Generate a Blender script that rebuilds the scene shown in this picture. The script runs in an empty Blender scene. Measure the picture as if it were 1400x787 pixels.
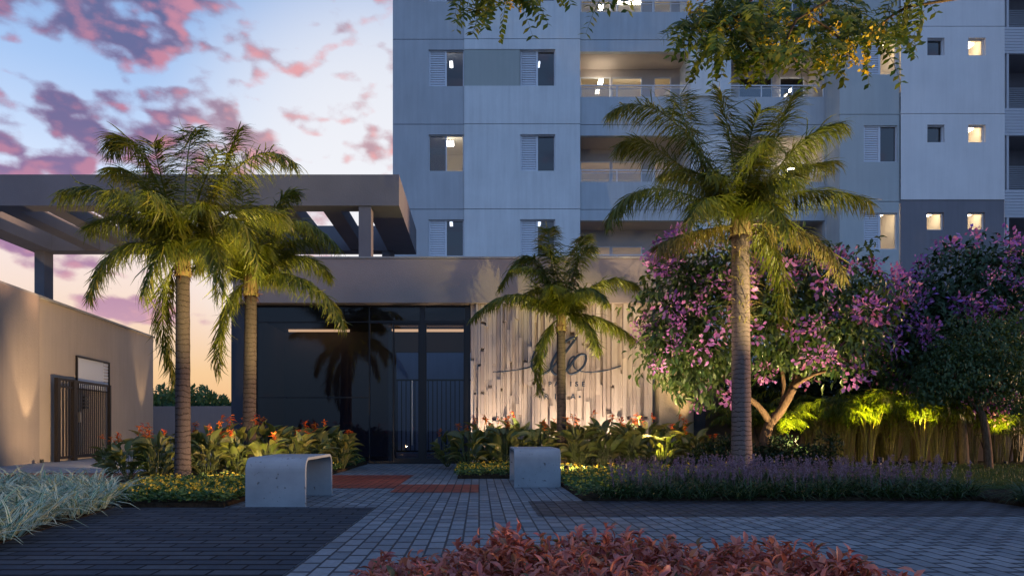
import bpy, math, random
import numpy as np
from mathutils import Vector, Matrix

random.seed(7)
rng = np.random.default_rng(7)
C = bpy.context.scene.collection
scene = bpy.context.scene
R = math.radians
PI = math.pi

# ------------------------------------------------------------------ camera
F, VX, VY, H = 940.0, 655.0, 588.0, 0.75
cam = bpy.data.cameras.new("camera")
cam.sensor_width = 36.0
cam.lens = F / 1400 * 36
cam.shift_x = (700 - VX) / 1400
cam.shift_y = (VY - 393.5) / 1400
cam.clip_end = 3000
cam.clip_start = 0.05
cam_ob = bpy.data.objects.new("camera", cam)
C.objects.link(cam_ob)
cam_ob.location = (0, 0, H)
cam_ob.rotation_euler = (R(90), 0, 0)
scene.camera = cam_ob


def P(px, py, D):
    return Vector(((px - VX) / F * D, D, H + (VY - py) / F * D))


def G(px, py):
    D = F * H / (py - VY)
    return ((px - VX) / F * D, D)


# ------------------------------------------------------------------ world
SUN_AZ = Vector((1.0, -0.07, 0)).normalized()      # horizontal direction TO the sun
SUN_EL = R(3.8)
world = bpy.data.worlds.new("World")
scene.world = world
world.use_nodes = True
wt = world.node_tree
wt.nodes.clear()


class NT:
    """small node-tree writer"""
    def __init__(self, tree):
        self.t = tree

    def n(self, kind, **kw):
        nd = self.t.nodes.new(kind)
        for k, v in kw.items():
            setattr(nd, k, v)
        return nd

    def link(self, a, b):
        self.t.links.new(a, b)

    def put(self, sock, v):
        if isinstance(v, bpy.types.NodeSocket):
            self.link(v, sock)
        else:
            sock.default_value = v

    def math(self, op, a, b=None, c=None, clamp=False):
        nd = self.n('ShaderNodeMath', operation=op, use_clamp=clamp)
        self.put(nd.inputs[0], a)
        if b is not None:
            self.put(nd.inputs[1], b)
        if c is not None:
            self.put(nd.inputs[2], c)
        return nd.outputs[0]

    def vmath(self, op, a, b=None, out=0):
        nd = self.n('ShaderNodeVectorMath', operation=op)
        self.put(nd.inputs[0], a)
        if b is not None:
            if op == 'SCALE':
                self.put(nd.inputs['Scale'], b)
            else:
                self.put(nd.inputs[1], b)
        return nd.outputs[out]

    def ramp(self, fac, stops, interp='LINEAR'):
        nd = self.n('ShaderNodeValToRGB')
        cr = nd.color_ramp
        cr.interpolation = interp
        while len(cr.elements) < len(stops):
            cr.elements.new(0.5)
        for e, (p, col) in zip(cr.elements, stops):
            e.position = p
            e.color = (*col, 1) if len(col) == 3 else col
        self.put(nd.inputs[0], fac)
        return nd.outputs[0]

    def mix(self, fac, a, b, blend='MIX'):
        nd = self.n('ShaderNodeMix', data_type='RGBA', blend_type=blend)
        self.put(nd.inputs[0], fac)
        for s, v in ((nd.inputs[6], a), (nd.inputs[7], b)):
            if isinstance(v, tuple) and len(v) == 3:
                v = (*v, 1)
            self.put(s, v)
        return nd.outputs[2]

    def noise(self, vec, scale, detail=4, rough=0.55, dist=0.0):
        nd = self.n('ShaderNodeTexNoise')
        if vec is not None:
            self.link(vec, nd.inputs['Vector'])
        nd.inputs['Scale'].default_value = scale
        nd.inputs['Detail'].default_value = detail
        nd.inputs['Roughness'].default_value = rough
        nd.inputs['Distortion'].default_value = dist
        return nd.outputs[0]

    def maprange(self, v, a, b, c=0.0, d=1.0, smooth=True):
        nd = self.n('ShaderNodeMapRange', interpolation_type='SMOOTHSTEP' if smooth else 'LINEAR')
        self.put(nd.inputs[0], v)
        for i, x in enumerate((a, b, c, d)):
            self.put(nd.inputs[1 + i], x)
        return nd.outputs[0]


w = NT(wt)
tc = w.n('ShaderNodeTexCoord').outputs['Generated']
sep = w.n('ShaderNodeSeparateXYZ')
w.link(tc, sep.inputs[0])
dx, dy, dz = sep.outputs
# dusk glow towards the sunset, deepening blue overhead
warm = w.ramp(dz, [(0.0, (0.90, 0.45, 0.22)), (0.08, (0.98, 0.60, 0.30)), (0.17, (1.0, 0.75, 0.60)),
                   (0.25, (1.0, 0.84, 0.80)), (0.31, (0.72, 0.82, 1.0)), (0.42, (0.42, 0.60, 0.92)),
                   (0.54, (0.22, 0.41, 0.78)), (0.75, (0.13, 0.29, 0.62)), (1.0, (0.11, 0.26, 0.58))])
cool = w.ramp(dz, [(0.0, (0.22, 0.35, 0.58)), (0.15, (0.37, 0.55, 0.92)), (0.45, (0.32, 0.54, 1.0)), (1.0, (0.10, 0.25, 0.56))])
gd = Vector((-0.42, 1.0, 0.0)).normalized()
side = w.vmath('DOT_PRODUCT', tc, tuple(gd), out=1)
basecol = w.mix(w.maprange(side, -0.25, 0.75), cool, warm)
# bright patch of thin cloud-lit sky beside the tower
gl = Vector((-0.13, 1.0, 0.34)).normalized()
glow = w.maprange(w.vmath('DOT_PRODUCT', tc, tuple(gl), out=1), 0.945, 0.999)
basecol = w.mix(w.math('MULTIPLY', glow, 0.85), basecol, (1.0, 0.97, 0.96))
# clouds: puffs in rows, violet-grey bodies with pink sunlit flanks
cmap = w.n('ShaderNodeMapping')
cmap.inputs['Scale'].default_value = (1.0, 1.0, 1.75)
cmap.inputs['Location'].default_value = (8.3, 0.4, 0.7)
w.link(tc, cmap.inputs[0])
cv = cmap.outputs[0]
lit_off = w.vmath('ADD', cv, (0.013, 0.0, -0.015))


def cloud_density(v):
    big = w.noise(v, 6.0, 1, 0.4)
    mid = w.noise(v, 15.0, 2, 0.5)
    fine = w.noise(v, 30.0, 6, 0.58, 0.1)
    return w.math('ADD', w.math('ADD', w.math('MULTIPLY', big, 0.30), w.math('MULTIPLY', mid, 0.49)), w.math('MULTIPLY', fine, 0.21))


d0 = cloud_density(cv)
d1 = cloud_density(lit_off)
azx = w.math('DIVIDE', dx, w.math('MAXIMUM', dy, 0.05))
leftness = w.maprange(azx, -0.72, -0.12, 0.048, -0.072, smooth=False)
lowcut = w.maprange(dz, 0.16, 0.29, -0.16, 0.022)
band = w.math('SUBTRACT', dz, 0.152)
band = w.math('POWER', 2.718, w.math('MULTIPLY', w.math('MULTIPLY', band, band), -2400.0))
bandx = w.maprange(w.math('ABSOLUTE', w.math('ADD', azx, 0.47)), 0.05, 0.17, 1.0, 0.0)
band = w.math('MULTIPLY', w.math('MULTIPLY', band, bandx), 0.24)
bias = w.math('ADD', w.math('ADD', leftness, lowcut), band)
dens = w.math('ADD', d0, bias)
mask = w.maprange(dens, 0.47, 0.575)
dens_core = w.maprange(dens, 0.52, 0.60)
litv = w.maprange(w.math('SUBTRACT', d0, d1), -0.01, 0.11)
shade = w.ramp(dz, [(0.1, (0.72, 0.36, 0.44)), (0.22, (0.36, 0.15, 0.30)), (0.36, (0.17, 0.115, 0.25)), (0.52, (0.11, 0.135, 0.29))])
pink = w.ramp(dz, [(0.1, (1.0, 0.55, 0.42)), (0.26, (0.88, 0.28, 0.32)), (0.40, (0.95, 0.28, 0.30)), (0.55, (0.90, 0.34, 0.40))])
rosy = w.maprange(azx, -0.60, -0.15, 0.40, 0.95, smooth=False)
cloudcol = w.mix(w.math('MULTIPLY', litv, rosy), shade, pink)
edge = w.math('MULTIPLY', w.math('SUBTRACT', 1.0, dens_core), 0.22)
cloudcol = w.mix(edge, cloudcol, w.mix(0.5, pink, shade))
cloudcol = w.mix(w.math('MULTIPLY', glow, 0.45), cloudcol, (1.0, 0.58, 0.48))
cloudmask = w.math('MULTIPLY', mask, w.maprange(side, 0.0, 0.5, 0.25, 0.97))
skycol = w.mix(cloudmask, basecol, cloudcol)

sky = w.n('ShaderNodeTexSky')
sky.sky_type = 'NISHITA'
sky.sun_disc = False
sky.sun_elevation = SUN_EL
sky.sun_rotation = math.atan2(SUN_AZ.x, SUN_AZ.y)
sky.altitude = 300
b1 = w.n('ShaderNodeBackground')
w.link(w.mix(1.0, sky.outputs[0], (0.42, 0.62, 1.0), 'MULTIPLY'), b1.inputs[0])
b1.inputs[1].default_value = 0.05
b2 = w.n('ShaderNodeBackground')
w.link(skycol, b2.inputs[0])
b2.inputs[1].default_value = 0.92
addb = w.n('ShaderNodeAddShader')
w.link(b1.outputs[0], addb.inputs[0])
w.link(b2.outputs[0], addb.inputs[1])
wo = w.n('ShaderNodeOutputWorld')
w.link(addb.outputs[0], wo.inputs[0])

# ------------------------------------------------------------------ sun
sl = bpy.data.lights.new("sun", 'SUN')
sl.energy = 4.0
sl.angle = R(2.2)
sl.color = (1.0, 0.58, 0.30)
sun = bpy.data.objects.new("sun", sl)
C.objects.link(sun)
to_sun = SUN_AZ * math.cos(SUN_EL) + Vector((0, 0, math.sin(SUN_EL)))
sun.rotation_euler = to_sun.to_track_quat('Z', 'Y').to_euler()
sun.location = (20, -8, 6)

scene.view_settings.view_transform = 'Standard'
scene.view_settings.look = 'None'
scene.view_settings.exposure = 0.0
scene.view_settings.gamma = 1.0
scene.view_settings.use_curve_mapping = False
scene.render.engine = 'CYCLES'
scene.cycles.use_denoising = True
scene.cycles.max_bounces = 8
scene.cycles.transparent_max_bounces = 12
scene.cycles.sample_clamp_indirect = 4.0
scene.cycles.caustics_reflective = False
scene.cycles.caustics_refractive = False


# ------------------------------------------------------------------ materials
def new_mat(name):
    m = bpy.data.materials.new(name)
    m.use_nodes = True
    m.node_tree.nodes.clear()
    t = NT(m.node_tree)
    out = t.n('ShaderNodeOutputMaterial')
    return m, t, out


def c4(c):
    return (*c, 1)


def principled(t, col, rough=0.6, metal=0.0, spec=0.4):
    b = t.n('ShaderNodeBsdfPrincipled')
    t.put(b.inputs['Base Color'], c4(col) if isinstance(col, tuple) and len(col) == 3 else col)
    t.put(b.inputs['Roughness'], rough)
    b.inputs['Metallic'].default_value = metal
    b.inputs['Specular IOR Level'].default_value = spec
    return b


def obj_coord(t):
    return t.n('ShaderNodeTexCoord').outputs['Object']


def bump(t, height, strength, dist=0.02):
    b = t.n('ShaderNodeBump')
    b.inputs['Strength'].default_value = strength
    b.inputs['Distance'].default_value = dist
    t.link(height, b.inputs['Height'])
    return b.outputs[0]


def plain(name, col, rough=0.6, metal=0.0, spec=0.4, var=0.0, scale=6.0):
    m, t, out = new_mat(name)
    c = c4(col)
    if var:
        n = t.noise(obj_coord(t), scale, 4)
        lo = tuple(x * (1 - var) for x in col)
        hi = tuple(min(1, x * (1 + var)) for x in col)
        c = t.ramp(n, [(0.3, lo), (0.7, hi)])
    b = principled(t, c, rough, metal, spec)
    t.link(b.outputs[0], out.inputs[0])
    return m


def plaster(name, col, var=0.10, bump_s=0.25, streak=True, grain=60.0):
    """rendered and painted wall: soft blotches, faint vertical rain streaks, fine grain"""
    m, t, out = new_mat(name)
    oc = obj_coord(t)
    blot = t.noise(oc, 0.9, 5, 0.6)
    mp = t.n('ShaderNodeMapping')
    mp.inputs['Scale'].default_value = (3.5, 3.5, 0.22)
    t.link(oc, mp.inputs[0])
    st = t.noise(mp.outputs[0], 2.2, 5, 0.65)
    v = t.math('ADD', t.math('MULTIPLY', blot, 0.5), t.math('MULTIPLY', st, 0.5 if streak else 0.0))
    if not streak:
        v = blot
    lo = tuple(x * (1 - var) for x in col)
    hi = tuple(min(1, x * (1 + var)) for x in col)
    c = t.ramp(v, [(0.3, lo), (0.7, hi)])
    b = principled(t, c, 0.85, 0, 0.2)
    g = t.noise(oc, grain, 6, 0.7)
    t.link(bump(t, g, bump_s, 0.012), b.inputs['Normal'])
    t.link(b.outputs[0], out.inputs[0])
    return m


def leaf_mat(name, cols, trans=0.3, rough=0.5, spec=0.35, pos_noise=0.0):
    """leaf colour varies from leaf to leaf"""
    m, t, out = new_mat(name)
    rnd = t.n('ShaderNodeNewGeometry').outputs['Random Per Island']
    n = len(cols)
    c = t.ramp(rnd, [(i / max(1, n - 1), cc) for i, cc in enumerate(cols)])
    b = principled(t, c, rough, 0, spec)
    tr = t.n('ShaderNodeBsdfTranslucent')
    c2 = t.mix(1.0, c, (1.25, 1.25, 0.7), 'MULTIPLY')
    t.link(c2, tr.inputs[0])
    ms = t.n('ShaderNodeMixShader')
    ms.inputs[0].default_value = trans
    t.link(b.outputs[0], ms.inputs[1])
    t.link(tr.outputs[0], ms.inputs[2])
    t.link(ms.outputs[0], out.inputs[0])
    return m


def stripe_leaf_mat(name):
    """cream-edged variegated blades: stripe runs along each blade (stored per corner in uv.x)"""
    m, t, out = new_mat(name)
    uv = t.n('ShaderNodeUVMap').outputs[0]
    s = t.n('ShaderNodeSeparateXYZ')
    t.link(uv, s.inputs[0])
    rnd = t.n('ShaderNodeNewGeometry').outputs['Random Per Island']
    pale = t.ramp(rnd, [(0, (0.46, 0.60, 0.46)), (0.5, (0.72, 0.76, 0.58)), (1, (0.22, 0.40, 0.28))])
    c = t.mix(t.maprange(t.math('ABSOLUTE', t.math('SUBTRACT', s.outputs[0], 0.5)), 0.12, 0.2), (0.05, 0.15, 0.08), pale)
    b = principled(t, c, 0.5, 0, 0.3)
    tr = t.n('ShaderNodeBsdfTranslucent')
    t.link(c, tr.inputs[0])
    ms = t.n('ShaderNodeMixShader')
    ms.inputs[0].default_value = 0.25
    t.link(b.outputs[0], ms.inputs[1])
    t.link(tr.outputs[0], ms.inputs[2])
    t.link(ms.outputs[0], out.inputs[0])
    return m


def paver_mat(name, c1, c2, mortar, bw=0.11, rh=0.24, rough=0.62, rot=0.0):
    m, t, out = new_mat(name)
    oc = obj_coord(t)
    mp = t.n('ShaderNodeMapping')
    mp.inputs['Rotation'].default_value = (0, 0, rot)
    mp.inputs['Scale'].default_value = (1.0, 0.42, 1.0)      # wider joints across the run than along it
    if rot:
        rh *= 0.42
    else:
        bw *= 0.42
    t.link(oc, mp.inputs[0])
    br = t.n('ShaderNodeTexBrick')
    t.link(mp.outputs[0], br.inputs['Vector'])
    br.inputs['Color1'].default_value = c4(c1)
    br.inputs['Color2'].default_value = c4(c2)
    br.inputs['Mortar'].default_value = c4(mortar)
    br.inputs['Scale'].default_value = 1.0
    br.inputs['Mortar Size'].default_value = 0.008
    br.inputs['Mortar Smooth'].default_value = 0.3
    br.inputs['Bias'].default_value = 0.0
    br.inputs['Brick Width'].default_value = rh
    br.inputs['Row Height'].default_value = bw
    br.offset = 0.5
    big = t.noise(oc, 0.7, 5, 0.65)
    fine = t.noise(oc, 30, 5, 0.7)
    c = t.mix(1.0, br.outputs['Color'], t.ramp(big, [(0.3, (0.72, 0.72, 0.74)), (0.7, (1.15, 1.13, 1.1))]), 'MULTIPLY')
    c = t.mix(0.6, c, t.ramp(fine, [(0.3, (0.6, 0.6, 0.6)), (0.7, (1.2, 1.2, 1.2))]), 'MULTIPLY')
    b = principled(t, c, t.maprange(big, 0.3, 0.7, rough - 0.12, rough + 0.12), 0, 0.22)
    h = t.math('ADD', t.math('MULTIPLY', br.outputs['Fac'], -1.0), t.math('MULTIPLY', fine, 0.25))
    t.link(bump(t, h, 0.8, 0.006), b.inputs['Normal'])
    t.link(b.outputs[0], out.inputs[0])
    return m


def emit_mat(name, col, strength):
    m, t, out = new_mat(name)
    e = t.n('ShaderNodeEmission')
    e.inputs[0].default_value = c4(col)
    e.inputs[1].default_value = strength
    t.link(e.outputs[0], out.inputs[0])
    return m


def glass_mat(name, tint, refl=0.10, power=0.75):
    """thin window glass: tinted see-through with a mirror-like surface reflection"""
    m, t, out = new_mat(name)
    tr = t.n('ShaderNodeBsdfTransparent')
    tr.inputs[0].default_value = c4(tint)
    gl_ = t.n('ShaderNodeBsdfGlossy')
    gl_.inputs['Roughness'].default_value = 0.015
    lw = t.n('ShaderNodeLayerWeight')
    lw.inputs[0].default_value = 0.5
    f = t.math('ADD', t.math('MULTIPLY', t.math('POWER', lw.outputs['Facing'], 3.0), power), refl, clamp=True)
    ms = t.n('ShaderNodeMixShader')
    t.link(f, ms.inputs[0])
    t.link(tr.outputs[0], ms.inputs[1])
    t.link(gl_.outputs[0], ms.inputs[2])
    t.link(ms.outputs[0], out.inputs[0])
    return m


def trunk_mat(name, c1, c2, ringscale=28.0):
    m, t, out = new_mat(name)
    oc = obj_coord(t)
    s = t.n('ShaderNodeSeparateXYZ')
    t.link(oc, s.inputs[0])
    wob = t.noise(oc, 7, 4)
    z = t.math('ADD', t.math('MULTIPLY', s.outputs[2], ringscale), t.math('MULTIPLY', wob, 1.6))
    fr = t.math('FRACT', z)
    ring = t.maprange(fr, 0.0, 0.22)
    n = t.noise(oc, 34, 5, 0.7)
    c = t.mix(n, c1, c2)
    c = t.mix(t.math('SUBTRACT', 1.0, ring), c, tuple(x * 0.45 for x in c1))
    b = principled(t, c, 0.9, 0, 0.15)
    h = t.math('ADD', t.math('MULTIPLY', ring, 0.6), t.math('MULTIPLY', n, 0.7))
    t.link(bump(t, h, 0.9, 0.015), b.inputs['Normal'])
    t.link(b.outputs[0], out.inputs[0])
    return m


def bark_mat(name, c1, c2):
    m, t, out = new_mat(name)
    oc = obj_coord(t)
    mp = t.n('ShaderNodeMapping')
    mp.inputs['Scale'].default_value = (9, 9, 2.5)
    t.link(oc, mp.inputs[0])
    n = t.noise(mp.outputs[0], 4, 6, 0.7)
    c = t.mix(t.maprange(n, 0.35, 0.65), c1, c2)
    b = principled(t, c, 0.9, 0, 0.15)
    t.link(bump(t, n, 0.8, 0.02), b.inputs['Normal'])
    t.link(b.outputs[0], out.inputs[0])
    return m


def soil_mat(name, c1, c2, scale=14):
    m, t, out = new_mat(name)
    oc = obj_coord(t)
    n = t.noise(oc, scale, 6, 0.7)
    c = t.mix(t.maprange(n, 0.35, 0.65), c1, c2)
    b = principled(t, c, 0.95, 0, 0.1)
    t.link(bump(t, n, 1.0, 0.03), b.inputs['Normal'])
    t.link(b.outputs[0], out.inputs[0])
    return m


def concrete_mat(name, col):
    m, t, out = new_mat(name)
    oc = obj_coord(t)
    blot = t.noise(oc, 3.0, 6, 0.65)
    pits = t.noise(oc, 26, 3, 0.5)
    c = t.ramp(blot, [(0.3, tuple(x * 0.82 for x in col)), (0.7, tuple(x * 1.1 for x in col))])
    pit = t.maprange(pits, 0.27, 0.35)
    c = t.mix(t.math('SUBTRACT', 1.0, pit), c, tuple(x * 0.35 for x in col))
    b = principled(t, c, 0.75, 0, 0.3)
    t.link(bump(t, t.math('ADD', pit, t.math('MULTIPLY', t.noise(oc, 70, 5, 0.7), 0.3)), 0.4, 0.006), b.inputs['Normal'])
    t.link(b.outputs[0], out.inputs[0])
    return m


M = {}
M['paver_light'] = paver_mat('pale_grey_pavers', (0.17, 0.195, 0.22), (0.29, 0.31, 0.33), (0.05, 0.055, 0.065), rot=R(90))
M['paver_dark'] = paver_mat('charcoal_pavers', (0.042, 0.054, 0.072), (0.08, 0.09, 0.105), (0.005, 0.007, 0.011), bw=0.14, rh=0.28, rough=0.85, rot=R(0))
M['paver_dark_side'] = paver_mat('charcoal_pavers_lengthwise', (0.06, 0.062, 0.075), (0.095, 0.095, 0.105), (0.02, 0.02, 0.022), rot=R(90))
M['paver_red'] = paver_mat('red_pavers', (0.34, 0.075, 0.045), (0.42, 0.10, 0.06), (0.08, 0.03, 0.025), rot=R(90))
M['concrete_drive'] = concrete_mat('driveway_concrete', (0.30, 0.31, 0.33))
M['ground'] = soil_mat('bare_ground', (0.10, 0.09, 0.08), (0.16, 0.15, 0.13), 3)
M['soil'] = soil_mat('bed_soil', (0.025, 0.018, 0.012), (0.06, 0.045, 0.03))
M['turf'] = soil_mat('turf', (0.03, 0.05, 0.012), (0.06, 0.09, 0.02), 40)
M['kerb'] = concrete_mat('kerb_concrete', (0.35, 0.34, 0.33))
M['bench'] = concrete_mat('bench_concrete', (0.28, 0.325, 0.36))
M['wall_mid'] = plaster('mid_blue_grey_paint', (0.50, 0.52, 0.54), 0.13)
M['wall_light'] = plaster('pale_blue_grey_paint', (0.74, 0.76, 0.76), 0.13)
M['wall_band'] = plaster('balcony_band_paint', (0.50, 0.54, 0.57), 0.13)
M['wall_green'] = plaster('grey_green_paint', (0.44, 0.47, 0.44), 0.07)
M['wall_sage'] = plaster('pale_sage_paint', (0.52, 0.55, 0.54), 0.08)
M['wall_lilac'] = plaster('pale_lilac_grey_paint', (0.86, 0.84, 0.82), 0.08)
M['wall_dark'] = plaster('slate_grey_paint', (0.24, 0.23, 0.25), 0.10)
M['groove'] = plain('shadow_joint', (0.30, 0.32, 0.35), 0.9)
M['fascia'] = plaster('taupe_textured_render', (0.30, 0.255, 0.245), 0.10, 0.7, False, 34)
M['pillar'] = plaster('dark_blue_grey_render', (0.055, 0.065, 0.085), 0.10, 0.4, False, 34)
M['gatehouse'] = plaster('beige_textured_render', (0.50, 0.41, 0.33), 0.10, 0.9, True, 30)
M['gatehouse_dark'] = plaster('taupe_pilaster_render', (0.34, 0.28, 0.24), 0.10, 0.9, True, 24)
M['column'] = plaster('cream_textured_render', (0.55, 0.44, 0.30), 0.08, 1.0, False, 26)
M['pergola'] = plaster('pergola_taupe_render', (0.175, 0.17, 0.185), 0.10, 0.5, False, 30)
M['white_alu'] = plain('white_aluminium', (0.72, 0.74, 0.78), 0.45)
M['alu'] = plain('grey_aluminium', (0.42, 0.44, 0.48), 0.4, 0.3)
M['black_metal'] = plain('black_frame_metal', (0.012, 0.013, 0.017), 0.35, 0.2)
M['bronze'] = plain('dark_bronze_gate_metal', (0.022, 0.018, 0.017), 0.5, 0.2, var=0.15)
M['steel'] = plain('brushed_steel', (0.5, 0.45, 0.4), 0.35, 0.9)
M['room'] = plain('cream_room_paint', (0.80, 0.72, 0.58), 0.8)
M['room_dim'] = plain('dim_room_paint', (0.30, 0.29, 0.30), 0.8)  # darker copy of the room paint; gloom of dim rooms put into the colour
M['balcony_wall'] = plaster('beige_balcony_paint', (0.52, 0.46, 0.42), 0.05)
M['pane'] = glass_mat('clear_window_glass', (0.80, 0.82, 0.84), 0.08)
M['pane_dark'] = glass_mat('dimmed_window_glass', (0.30, 0.33, 0.38), 0.10)  # darker copy of the pane; dimness of unlit windows put into the tint
M['lobby_glass'] = glass_mat('blue_tinted_lobby_glass', (0.20, 0.27, 0.40), 0.035)
M['rail_glass'] = glass_mat('balcony_rail_glass', (0.80, 0.86, 0.92), 0.10)
M['lamp_white'] = emit_mat('ceiling_lamp_glow', (1.0, 0.93, 0.82), 22.0)
M['lamp_soft'] = emit_mat('soft_lamp_glow', (1.0, 0.80, 0.55), 16.0)
M['lamp_cool'] = emit_mat('cool_lamp_glow', (0.86, 0.90, 1.0), 5.0)
M['cove'] = emit_mat('lobby_cove_glow', (1.0, 0.46, 0.19), 3.0)
M['lens'] = emit_mat('uplight_lens_glow', (1.0, 0.75, 0.4), 6.0)
M['sign'] = plain('navy_sign_metal', (0.03, 0.05, 0.085), 0.4, 0.3)
M['lobby_wall'] = plaster('lobby_beige_paint', (0.35, 0.31, 0.28), 0.06, 0.1, False)
M['lobby_floor'] = plain('polished_lobby_floor', (0.12, 0.11, 0.10), 0.25, var=0.2)
M['sofa'] = plain('dark_lobby_furniture', (0.05, 0.045, 0.045), 0.7)

M['palm_leaf'] = leaf_mat('palm_leaflets', [(0.06, 0.09, 0.012), (0.14, 0.16, 0.018), (0.09, 0.115, 0.015), (0.24, 0.22, 0.03)], 0.32, 0.42, 0.45)
M['palm_old'] = leaf_mat('ageing_palm_leaflets', [(0.13, 0.12, 0.03), (0.22, 0.17, 0.05), (0.09, 0.10, 0.02), (0.28, 0.19, 0.07)], 0.25, 0.5)
M['palm_trunk'] = trunk_mat('ringed_palm_trunk', (0.045, 0.036, 0.035), (0.095, 0.076, 0.073), 13.0)
M['palm_trunk_lit'] = trunk_mat('lit_ringed_palm_trunk', (0.14, 0.105, 0.095), (0.27, 0.20, 0.18), 13.0)  # brighter trunk copy for the right palm; frontal light put into the colour
M['sheath'] = bark_mat('palm_leaf_sheaths', (0.20, 0.12, 0.07), (0.16, 0.15, 0.06))
M['fibre'] = leaf_mat('brown_palm_fibre', [(0.05, 0.022, 0.012), (0.10, 0.04, 0.02)], 0.1, 0.8)
M['bark'] = bark_mat('tree_bark', (0.09, 0.055, 0.032), (0.17, 0.105, 0.065))
M['bark_dark'] = bark_mat('dark_tree_bark', (0.07, 0.05, 0.038), (0.14, 0.10, 0.075))
M['tree_leaf'] = leaf_mat('glossy_tree_leaves', [(0.03, 0.07, 0.02), (0.06, 0.105, 0.025), (0.10, 0.135, 0.03), (0.045, 0.08, 0.035)], 0.22, 0.38, 0.5)
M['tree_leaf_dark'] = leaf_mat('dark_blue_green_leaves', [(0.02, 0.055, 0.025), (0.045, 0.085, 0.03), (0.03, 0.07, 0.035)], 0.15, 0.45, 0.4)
M['tree_leaf_soft'] = leaf_mat('soft_green_small_leaves', [(0.04, 0.085, 0.035), (0.075, 0.125, 0.045), (0.055, 0.105, 0.05)], 0.25, 0.5, 0.35)
M['purple'] = leaf_mat('purple_blossom', [(0.38, 0.12, 0.46), (0.54, 0.19, 0.52), (0.32, 0.14, 0.54), (0.66, 0.32, 0.62)], 0.3, 0.6, 0.2)
M['pinnate'] = leaf_mat('small_pinnate_leaflets', [(0.035, 0.08, 0.012), (0.08, 0.12, 0.015), (0.15, 0.17, 0.02), (0.24, 0.23, 0.025)], 0.35, 0.5)
M['yellow_fl'] = leaf_mat('yellow_blossom', [(0.70, 0.42, 0.02), (0.75, 0.54, 0.05), (0.60, 0.32, 0.03)], 0.35, 0.6)
M['canna'] = leaf_mat('broad_canna_leaves', [(0.07, 0.11, 0.03), (0.12, 0.15, 0.04), (0.20, 0.21, 0.06), (0.10, 0.12, 0.05), (0.26, 0.24, 0.09), (0.15, 0.16, 0.07)], 0.25, 0.42, 0.45)
M['canna_fl'] = leaf_mat('orange_red_bracts', [(0.62, 0.07, 0.02), (0.75, 0.16, 0.02), (0.80, 0.30, 0.04), (0.50, 0.04, 0.03)], 0.3, 0.5)
M['stem'] = plain('green_stem', (0.08, 0.10, 0.03), 0.6)
M['red_leaf'] = leaf_mat('red_foliage', [(0.18, 0.045, 0.04), (0.52, 0.15, 0.11), (0.68, 0.27, 0.18), (0.38, 0.10, 0.10), (0.60, 0.21, 0.17), (0.10, 0.10, 0.04)], 0.25, 0.45, 0.4)
M['stripe'] = stripe_leaf_mat('variegated_blades')
M['cover'] = leaf_mat('small_ground_cover_leaves', [(0.035, 0.10, 0.04), (0.08, 0.15, 0.045), (0.16, 0.21, 0.04)], 0.2, 0.5)
M['cover_fl'] = leaf_mat('tiny_yellow_flowers', [(0.55, 0.40, 0.03), (0.65, 0.52, 0.07), (0.50, 0.32, 0.03)], 0.25, 0.6)
M['liriope'] = leaf_mat('dark_strap_leaves', [(0.018, 0.05, 0.018), (0.035, 0.075, 0.022), (0.055, 0.095, 0.025)], 0.15, 0.4, 0.45)
M['spike'] = leaf_mat('mauve_flower_spikes', [(0.24, 0.13, 0.17), (0.36, 0.22, 0.27), (0.18, 0.10, 0.14)], 0.2, 0.7)
M['grass'] = leaf_mat('lawn_blades', [(0.03, 0.055, 0.012), (0.06, 0.09, 0.02), (0.08, 0.10, 0.025)], 0.2, 0.6)
M['hedge'] = leaf_mat('dark_hedge_leaves', [(0.010, 0.026, 0.008), (0.02, 0.04, 0.012)], 0.1, 0.5)
M['far_bush'] = leaf_mat('distant_bush_leaves', [(0.04, 0.13, 0.08), (0.08, 0.18, 0.09), (0.14, 0.24, 0.09)], 0.2, 0.6)
M['areca'] = leaf_mat('areca_leaflets', [(0.07, 0.11, 0.012), (0.13, 0.17, 0.015), (0.20, 0.22, 0.02)], 0.3, 0.45)
M['cane'] = plain('yellow_green_canes', (0.17, 0.135, 0.04), 0.5, var=0.3, scale=20)
M['white_fl'] = leaf_mat('white_blossom', [(0.6, 0.62, 0.5), (0.7, 0.7, 0.6)], 0.2, 0.6)
M['far_wall'] = plaster('slate_blue_rendered_wall', (0.16, 0.19, 0.26), 0.1)
M['garden_wall'] = plaster('tan_garden_wall_render', (0.20, 0.145, 0.11), 0.1, 0.8, False, 26)


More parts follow.
